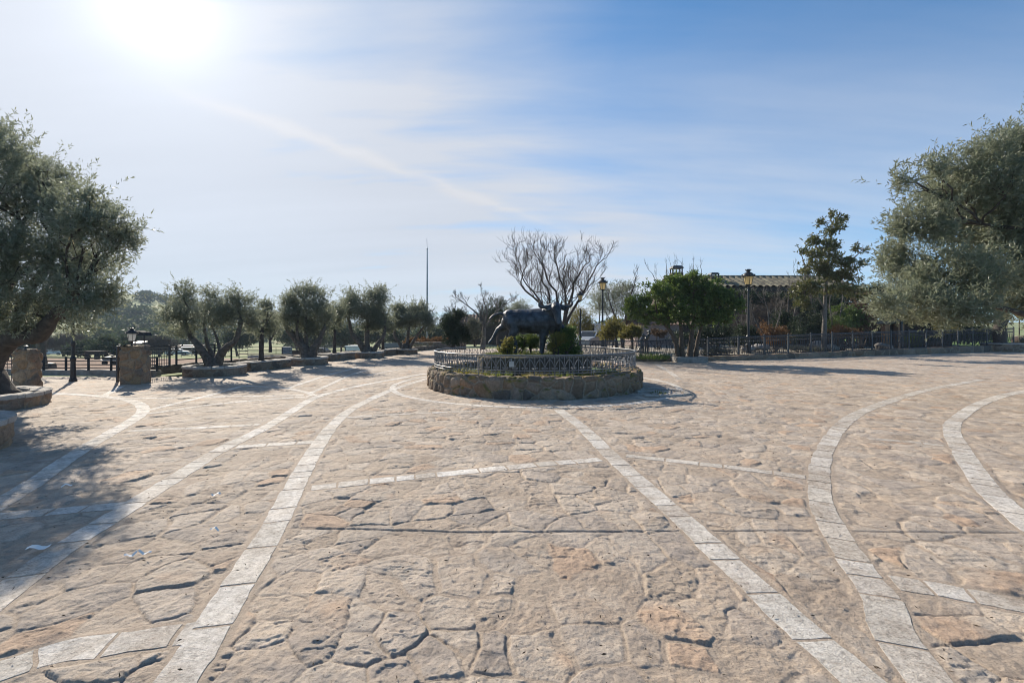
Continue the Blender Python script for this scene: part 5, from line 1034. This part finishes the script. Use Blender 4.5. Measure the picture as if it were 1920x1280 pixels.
# ---------------------------------------------------------------- left back: mast, red bed, paddock
d = 40
o = thing('flag_mast', 'tall thin tapering metal mast left of the fountain', 'mast', P(801, 650, d)); x = P(801, 616, d).x
mb = MB(); mb.tube([(x, d, -.05), (x, d, 1.8), (x, d, 4.6), (x, d, 8.6)], [.10, .09, .075, .045], 10); mb.build('pole', M_STEEL, o); mb = MB(); mb.tube([(x, d, 8.55), (x-.03, d, 9.5)], .018, 5); mb.ball((x, d, 8.62), .07, 8, 6); mb.build('tip', M_STEEL, o)
o = masonry('bed_wall', [P(775, 650, 35.4).xy, P(830, 650, 35.2).xy, P(872, 650, 34.8).xy], False, .55, .3, M_RUB2, None, (P(820, 616, 35).x, 35, 0), cell=.3, seed=97, res=.08); tag(o, 'brown low wall of the red shrub bed left of the fountain', 'wall')
for i, (px, w, l) in enumerate([(790, 12, 'red shrub at the foot of the mast'), (815, 14, 'red shrub right of the mast above the brown wall'), (838, 12, 'rusty shrub at the right end of the brown wall'), (770, 10, 'rusty shrub behind the last olive planter')]):
    b = P(px, 640, 36.6); shrub('red_shrub', l, (b.x, 36.6, .1), px_clumps([(px-4, 641, w, 6), (px+6, 638, w*.8, 6)], 36.6, rgp, 1, .3), L_RED, 420, .09, .04, 400+i)
o = thing('white_table', 'small white flat topped table left of the mast', 'table', P(786, 650, 38)); q = P(785, 637, 38); mb = MB(); mb.box(q, (.75, .5, .06)); mb.build('top', simple('white_paint', (.75, .74, .72), .5, var=.06), o); mb = MB(); mb.box((q.x, 38, q.z/2), (.08, .08, q.z)); mb.build('leg', M_STEEL, o)
M_WHITE = bpy.data.materials['white_paint']
# parked vehicles (profile along local x)
M_TYRE = simple('tyre_rubber', (.02, .02, .02), .9, var=.1); M_CGL = simple('car_glass', (.02, .025, .03), .08, var=.1)
def car(label, c, rz, L, H, m, van=False):
    o = thing('parked_car' if not van else 'parked_van', label, 'car' if not van else 'van', (0, 0, 0)); W_ = .85
    if van: body = [(-L/2, .3), (L/2, .3), (L/2, .95), (L/2-.15, 1.05), (L/2-.75, H), (-L/2+.1, H), (-L/2, H-.1)]
    else: body = [(-L/2, .32), (L/2, .30), (L/2, .70), (L/2-.2, .82), (L/2-1.15, .95), (L/2-1.75, H), (-L/2+.85, H), (-L/2+.2, 1.0), (-L/2, .9)]
    mb = MB(); mb.prism(body, -W_, W_); mb.build('body', m, o, bevel=.06)
    win = [(L/2-1.2, .98), (L/2-1.78, H-.07), (-L/2+.9, H-.07), (-L/2+.45, 1.0)] if not van else [(L/2-.3, 1.1), (L/2-.78, H-.12), (L/2-1.7, H-.12), (L/2-1.7, 1.1)]
    mb = MB(); mb.prism(win, -W_-.012, W_+.012); mb.build('window', M_CGL, o)
    mb = MB(); w2 = (-.7, .7); a = (L/2-1.16, .97) if not van else (L/2-.17, 1.07); b = (L/2-1.72, H-.05) if not van else (L/2-.72, H-.08)
    mb.add([(a[0]+.03, -.7, a[1]), (a[0]+.03, .7, a[1]), (b[0]+.03, .66, b[1]), (b[0]+.03, -.66, b[1])], [(0, 1, 2, 3)]); mb.build('windscreen', M_CGL, o)
    for sx in (-L*.31, L*.31):
        for sy in (-1, 1): mb = MB(); mb.tube([(sx, sy*(W_-.2), .32), (sx, sy*(W_+.02), .32)], .32, 16); w_ = mb.build('wheel', M_TYRE, o); mb = MB(); mb.tube([(sx, sy*(W_-.1), .32), (sx, sy*(W_+.035), .32)], .19, 12); mb.build('rim', M_STEEL, w_)
    for sy in (-.6, .6): mb = MB(); mb.box((L/2+.01, sy, .68), (.05, .32, .13)); mb.build('headlight', M_GLASSW, o)
    o.location = c; o.rotation_euler = (0, 0, rz); return o
M_SILVER = simple('silver_car_paint', (.42, .44, .46), .25, .4, var=.04); M_DCAR = simple('dark_car_paint', (.03, .032, .036), .25, .2, var=.05)
def gp(px, d):
    x = P(px, 616, d).x; return (x, d, float(base_z(x, d))+.03)
car('silver car parked behind the fence right of the bull', gp(1108, 40), R(-125), 4.1, 1.45, M_SILVER)
car('white van parked beyond the silver car right of the bull', gp(1116, 50), R(-160), 4.6, 2.2, M_WHITE, True)
car('pale van parked far left behind the pollard tree', gp(100, 98), R(10), 4.8, 2.0, M_WHITE, True)
car('grey car parked right of the pale van at far left', gp(148, 100), R(5), 4.4, 1.5, M_SILVER)
car('white car in front of the pale roofed canopy', gp(334, 88), R(20), 4.0, 1.35, M_WHITE)
car('dark car parked under the pale roofed canopy', gp(360, 96), R(0), 4.2, 1.5, M_DCAR)
car('dark car on the track behind the second olive', gp(598, 90), R(170), 4.2, 1.45, M_DCAR)
o = thing('canopy', 'pale flat roofed canopy on posts in the paddock left of the forked olive', 'canopy', gp(350, 97)); q = Vector(gp(350, 97)); mb = MB(); mb.box((q.x, 97, q.z+1.9), (5.2, 4.2, .14), 0, 1, R(6)); mb.build('roof', simple('pale_canvas', (.62, .54, .46), .8, var=.1), o)
for sx in (-2.4, 2.4):
    for sy in (-1.8, 1.8): mb = MB(); mb.box((q.x+sx, 97+sy, q.z+.9), (.12, .12, 2.0)); mb.build('post', M_STEEL, o)
def cart(label, px, d, s, m):
    c = gp(px, d); o = thing('farm_cart', label, 'cart', c); mb = MB(); mb.box((c[0], d, c[2]+.62*s), (2.2*s, 1.1*s, .10*s)); mb.build('bed', m, o); mb = MB(); mb.box((c[0]-.1*s, d, c[2]+.80*s), (1.5*s, .9*s, .3*s), 0, 1.15); mb.build('load', M_BARKD, o)
    mb = MB(); mb.tube([(c[0]+1.1*s, d, c[2]+.58*s), (c[0]+2.0*s, d, c[2]+.35*s)], .04*s, 5); mb.build('drawbar', M_BLACK, o)
    for sx in (-.5, .5):
        for sy in (-.55, .55): mb = MB(); mb.tube([(c[0]+sx*s, d+sy*s-.05, c[2]+.3*s), (c[0]+sx*s, d+sy*s+.05, c[2]+.3*s)], .29*s, 14); mb.build('wheel', M_TYRE, o)
cart('dark loaded farm cart in the dirt paddock beyond the gateway', 182, 44, .92, M_BARKD)
cart('low flat trailer near the gate bars in the dirt paddock', 212, 27, .5, M_STEEL)
q = Vector(gp(203, 42)); mb = MB(); mb.ball((q.x, 42, q.z+.10), (.5, .4, .26), 12, 7); mb.ball((q.x+.3, 42.1, q.z+.08), (.35, .3, .2), 10, 6); me = fuse(mb, .06, 3); shift(me, q); tag(link('white_sack', me, M_WHITE, None, q), 'white slumped sack on the dirt right of the farm cart', 'sack')
q = gp(88, 19.5); mb = MB(); mb.box((q[0], q[1], q[2]+.16), (.55, .35, .3), .2, .9); tag(mb.build('crate', M_BLACK, None, q, bevel=.02), 'black crate on the ground behind the railing at far left', 'crate')
# concrete planter with an olive, block cupboards, container
q = gp(508, 34); o = thing('concrete_planter', 'big grey concrete planter in the paddock behind the first small olive', 'planter', q); mb = MB(); mb.box((q[0], 34, q[2]+.22), (2.6, 1.6, .62)); mb.build('box', M_CONC, o, bevel=.03); mb = MB(); mb.box((q[0], 34, q[2]+.53), (2.3, 1.3, .06)); mb.build('soil', M_SOIL, o)
d = 34; tree('olive_tree', 'small olive growing in the grey concrete planter', 'tree', P(507, 650, d), [([P(507, 660, d), P(506, 636, d), P(500, 615, d)], .12, .05), ([P(506, 640, d), P(514, 625, d), P(518, 610, d)], .07, .04)], px_clumps([(505, 610, 24, 18), (520, 600, 16, 16), (490, 615, 16, 14)], d, rgp), L_OLIVE, M_BARKD, 900, .09, .03, 420)
for px, dd, w, h, m, l in [(538, 42, .75, 1.30, simple('blue_grey_metal', (.13, .17, .20), .5, .2, var=.2), 'upright blue grey cabinet in the paddock behind the olive row'), (554, 43, .8, .95, M_BRICK, 'dark red block beside the blue grey cabinet')]:
    q = gp(px, dd); o = thing('cabinet', l, 'cabinet', q); mb = MB(); mb.box((q[0], dd, q[2]+h/2-.05), (w, .5, h)); mb.build('body', m, o, bevel=.01); mb = MB(); mb.box((q[0], dd-.26, q[2]+h/2), (w*.84, .02, h*.82)); mb.build('door', m, o)
q = gp(667, 60); o = thing('container', 'white ribbed container behind the third olive', 'container', q); mb = MB(); mb.box((q[0], 60, q[2]+.8), (2.0, 2.4, 1.6)); mb.build('box', M_WHITE, o)
mb = MB()
for k in range(7): mb.box((q[0]-.9+k*.3, 58.78, q[2]+.8), (.1, .05, 1.45))
mb.build('ribs', M_WHITE, o)
q = gp(735, 42); o = thing('mesh_screen', 'grey mesh panel standing behind the last two olives', 'screen', q); mb = MB(); mb.box((q[0], 42, q[2]+.8), (1.8, .05, 1.6)); mb.build('panel', simple('grey_mesh', (.22, .22, .23), .8, var=.2), o)
mb = MB()
for s in (-.92, .92): mb.box((q[0]+s, 42, q[2]+.82), (.07, .07, 1.7))
mb.build('posts', M_FENCE, o)
d = 17.2; bare_tree('pollard_tree', 'leafless pollarded tree behind the railing at far left', (P(78, 616, d).x, d, 0), [([(P(78, 616, d).x, d, -.05), P(77, 660, d), P(78, 632, d)], .17, .14, .62), ([P(78, 645, d), P(68, 618, d), P(58, 600, d)], .09, .05, .55), ([P(78, 640, d), P(92, 618, d), P(104, 600, d)], .08, .05, .55)], M_BARKG, 430, levels=3, spread=.5, kids=3, minr=.008)
for i, (px, dd, cl, l, lf, nn) in enumerate([(212, 62, [(205, 648, 20, 12), (228, 652, 18, 10), (188, 654, 18, 9)], 'large dark bush beyond the cart', L_WOOD, 1400), (165, 66, [(160, 653, 20, 10), (145, 656, 16, 8)], 'dark bush behind the lamp post at far left', L_WOOD, 1000), (300, 75, [(290, 644, 20, 12), (312, 646, 18, 10), (272, 648, 16, 9)], 'grey oak behind the gate bars', L_TWIG, 1600), (250, 85, [(250, 641, 18, 11), (236, 644, 15, 10), (268, 640, 16, 11)], 'dark oak behind the lantern pillar', L_WOOD, 1800), (120, 80, [(110, 640, 22, 15), (136, 636, 20, 16), (88, 644, 20, 13)], 'bare grey oak behind the lamp post at far left', L_TWIG, 1800), (20, 70, [(10, 640, 30, 22), (45, 644, 20, 16)], 'dark bush behind the left gate pillar', L_WOOD, 1300), (445, 80, [(440, 634, 24, 16), (465, 630, 18, 16)], 'dark oak far behind the first small olive', L_WOOD, 1400), (560, 85, [(550, 628, 30, 16), (590, 630, 26, 14)], 'dark oak far behind the second olive', L_WOOD, 1600), (640, 80, [(640, 628, 26, 16), (668, 632, 20, 14)], 'grey oak far behind the pale small olive', L_WOOD, 1400), (715, 78, [(710, 630, 26, 14), (740, 632, 20, 12)], 'dark oak far behind the third olive', L_WOOD, 1300), (800, 75, [(790, 628, 22, 10), (825, 626, 20, 12)], 'olive grey tree far behind the mast', L_WOOD, 1200)]):
    b = (P(px, 616, dd).x, dd, ground_z(math.degrees(math.atan2(P(px, 616, dd).x, dd)), math.hypot(P(px, 616, dd).x, dd)))
    tree('oak_tree' if dd > 68 else 'field_bush', l, 'tree' if dd > 68 else 'bush', b, [([Vector(b), P(cl[0][0], cl[0][1]+6, dd)], .22, .12)], px_clumps(cl, dd, rgp, 1.0, 2.0), lf, M_BARKD, nn, .32, .16 if lf is L_WOOD else .05, 440+i, per=3, br=.06, twig=.9, k=9)
# far woodland on the hills, one mass
def woodland():
    rg = np.random.default_rng(99); C, S = [], []
    while len(C) < 1700:
        a = rg.uniform(-64, 30); r = rg.uniform(95, 620)**1.0
        den = float(fbm(np.array([a*.22]), np.array([r*.012]), 123, 3)[0])
        if den < .495 or r < 140: continue
        s = rg.uniform(2.0, 4.4)*(1 if r > 150 else .75); C.append((r*math.sin(R(a)), r*math.cos(R(a)), ground_z(a, r)+s*.55)); S.append((s*1.25, s*1.25, s*.85))
    C = np.array(C); S = np.array(S); k = 130; D = unit(rg.normal(0, 1, (len(C), k, 3))); base = C[:, None]+D*S[:, None]*rg.uniform(.6, 1.0, (len(C), k, 1))
    V, Q = leaves_from(base.reshape(-1, 3), unit(D+rg.normal(0, .7, D.shape)).reshape(-1, 3), 1.3, .95, rg)
    t = np.clip(np.repeat(rg.random(len(C))*.6, k)+rg.random(len(C)*k)*.4, 0, 1); o = npmesh('woodland', V, Q, L_WOOD, attrs={'tone': np.repeat(t, 4)}); tag(o, 'oak scrub covering the far hillsides', 'woodland', kind='stuff')
woodland()
# ---------------------------------------------------------------- small litter on the paving
for i, (px, py, l, s) in enumerate([(72, 1028, 'large white paper scrap in the shade at lower left', .085), (245, 1042, 'small white paper scrap at the edge of the left shade', .045), (272, 1038, 'thin white sliver right of the small paper scrap', .07), (405, 928, 'white paper scrap on the sunny paving left of the long strip', .05), (402, 993, 'thin white sliver on the sunny paving', .06), (125, 911, 'white paper scrap beside the curved strip in the shade', .05)]):
    p = G(px, py, .03); rg = np.random.default_rng(500+i); a = rg.uniform(-.4, .9); w = s*(.22 if 'sliver' in l else .5); mb = MB(); n = 5; vs = []
    for k in range(n+1):
        t = k/n-.5; u_, v_ = math.cos(a), math.sin(a); z = .012+.012*math.sin(k*1.3+i)
        for q in (-1, 1): vs.append((p.x+u_*t*s*1.6-v_*q*w/2*(1-abs(t)*.7), p.y+v_*t*s*1.6+u_*q*w/2*(1-abs(t)*.7), p.z+z+q*.004))
    mb.add(vs, [(2*k, 2*k+1, 2*k+3, 2*k+2) for k in range(n)]); tag(mb.build('paper_scrap', M_WHITE, None, p), l, 'litter', 'white scraps on the paving')
rg = np.random.default_rng(61); n = 900; rr = rg.uniform(1.9, 9, n); aa = rg.uniform(R(-56), R(56), n); B_ = np.c_[rr*np.sin(aa), rr*np.cos(aa), np.full(n, .016)+rg.uniform(0, .012, n)]
D_ = unit(np.c_[rg.normal(0, 1, (n, 2)), rg.normal(0, .12, n)]); V, Q = leaves_from(B_, D_, .026, .008, rg, .3); o = npmesh('fallen_leaves', V, Q, simple('dry_leaf', (.07, .045, .025), .9, var=.5), attrs={'tone': np.repeat(rg.random(n), 4)}); tag(o, 'tiny dry leaves and twigs scattered over the paving', 'leaves', kind='stuff')

# ---------------------------------------------------------------- haze
def hz(b, m):
    nt.nodes.remove(b); v = nd('ShaderNodeVolumePrincipled'); v.inputs['Color'].default_value = (.66, .80, 1.0, 1); v.inputs['Density'].default_value = .00035; v.inputs['Anisotropy'].default_value = .1
    lk(v.outputs[0], nt.nodes['Material Output'].inputs['Volume'])
mb = MB(); mb.box((0, 0, 17), (7400, 7400, 52)); o = mb.build('haze', mat('haze_air', hz)); tag(o, 'thin bluish haze in the air over the fields', 'haze', kind='stuff')
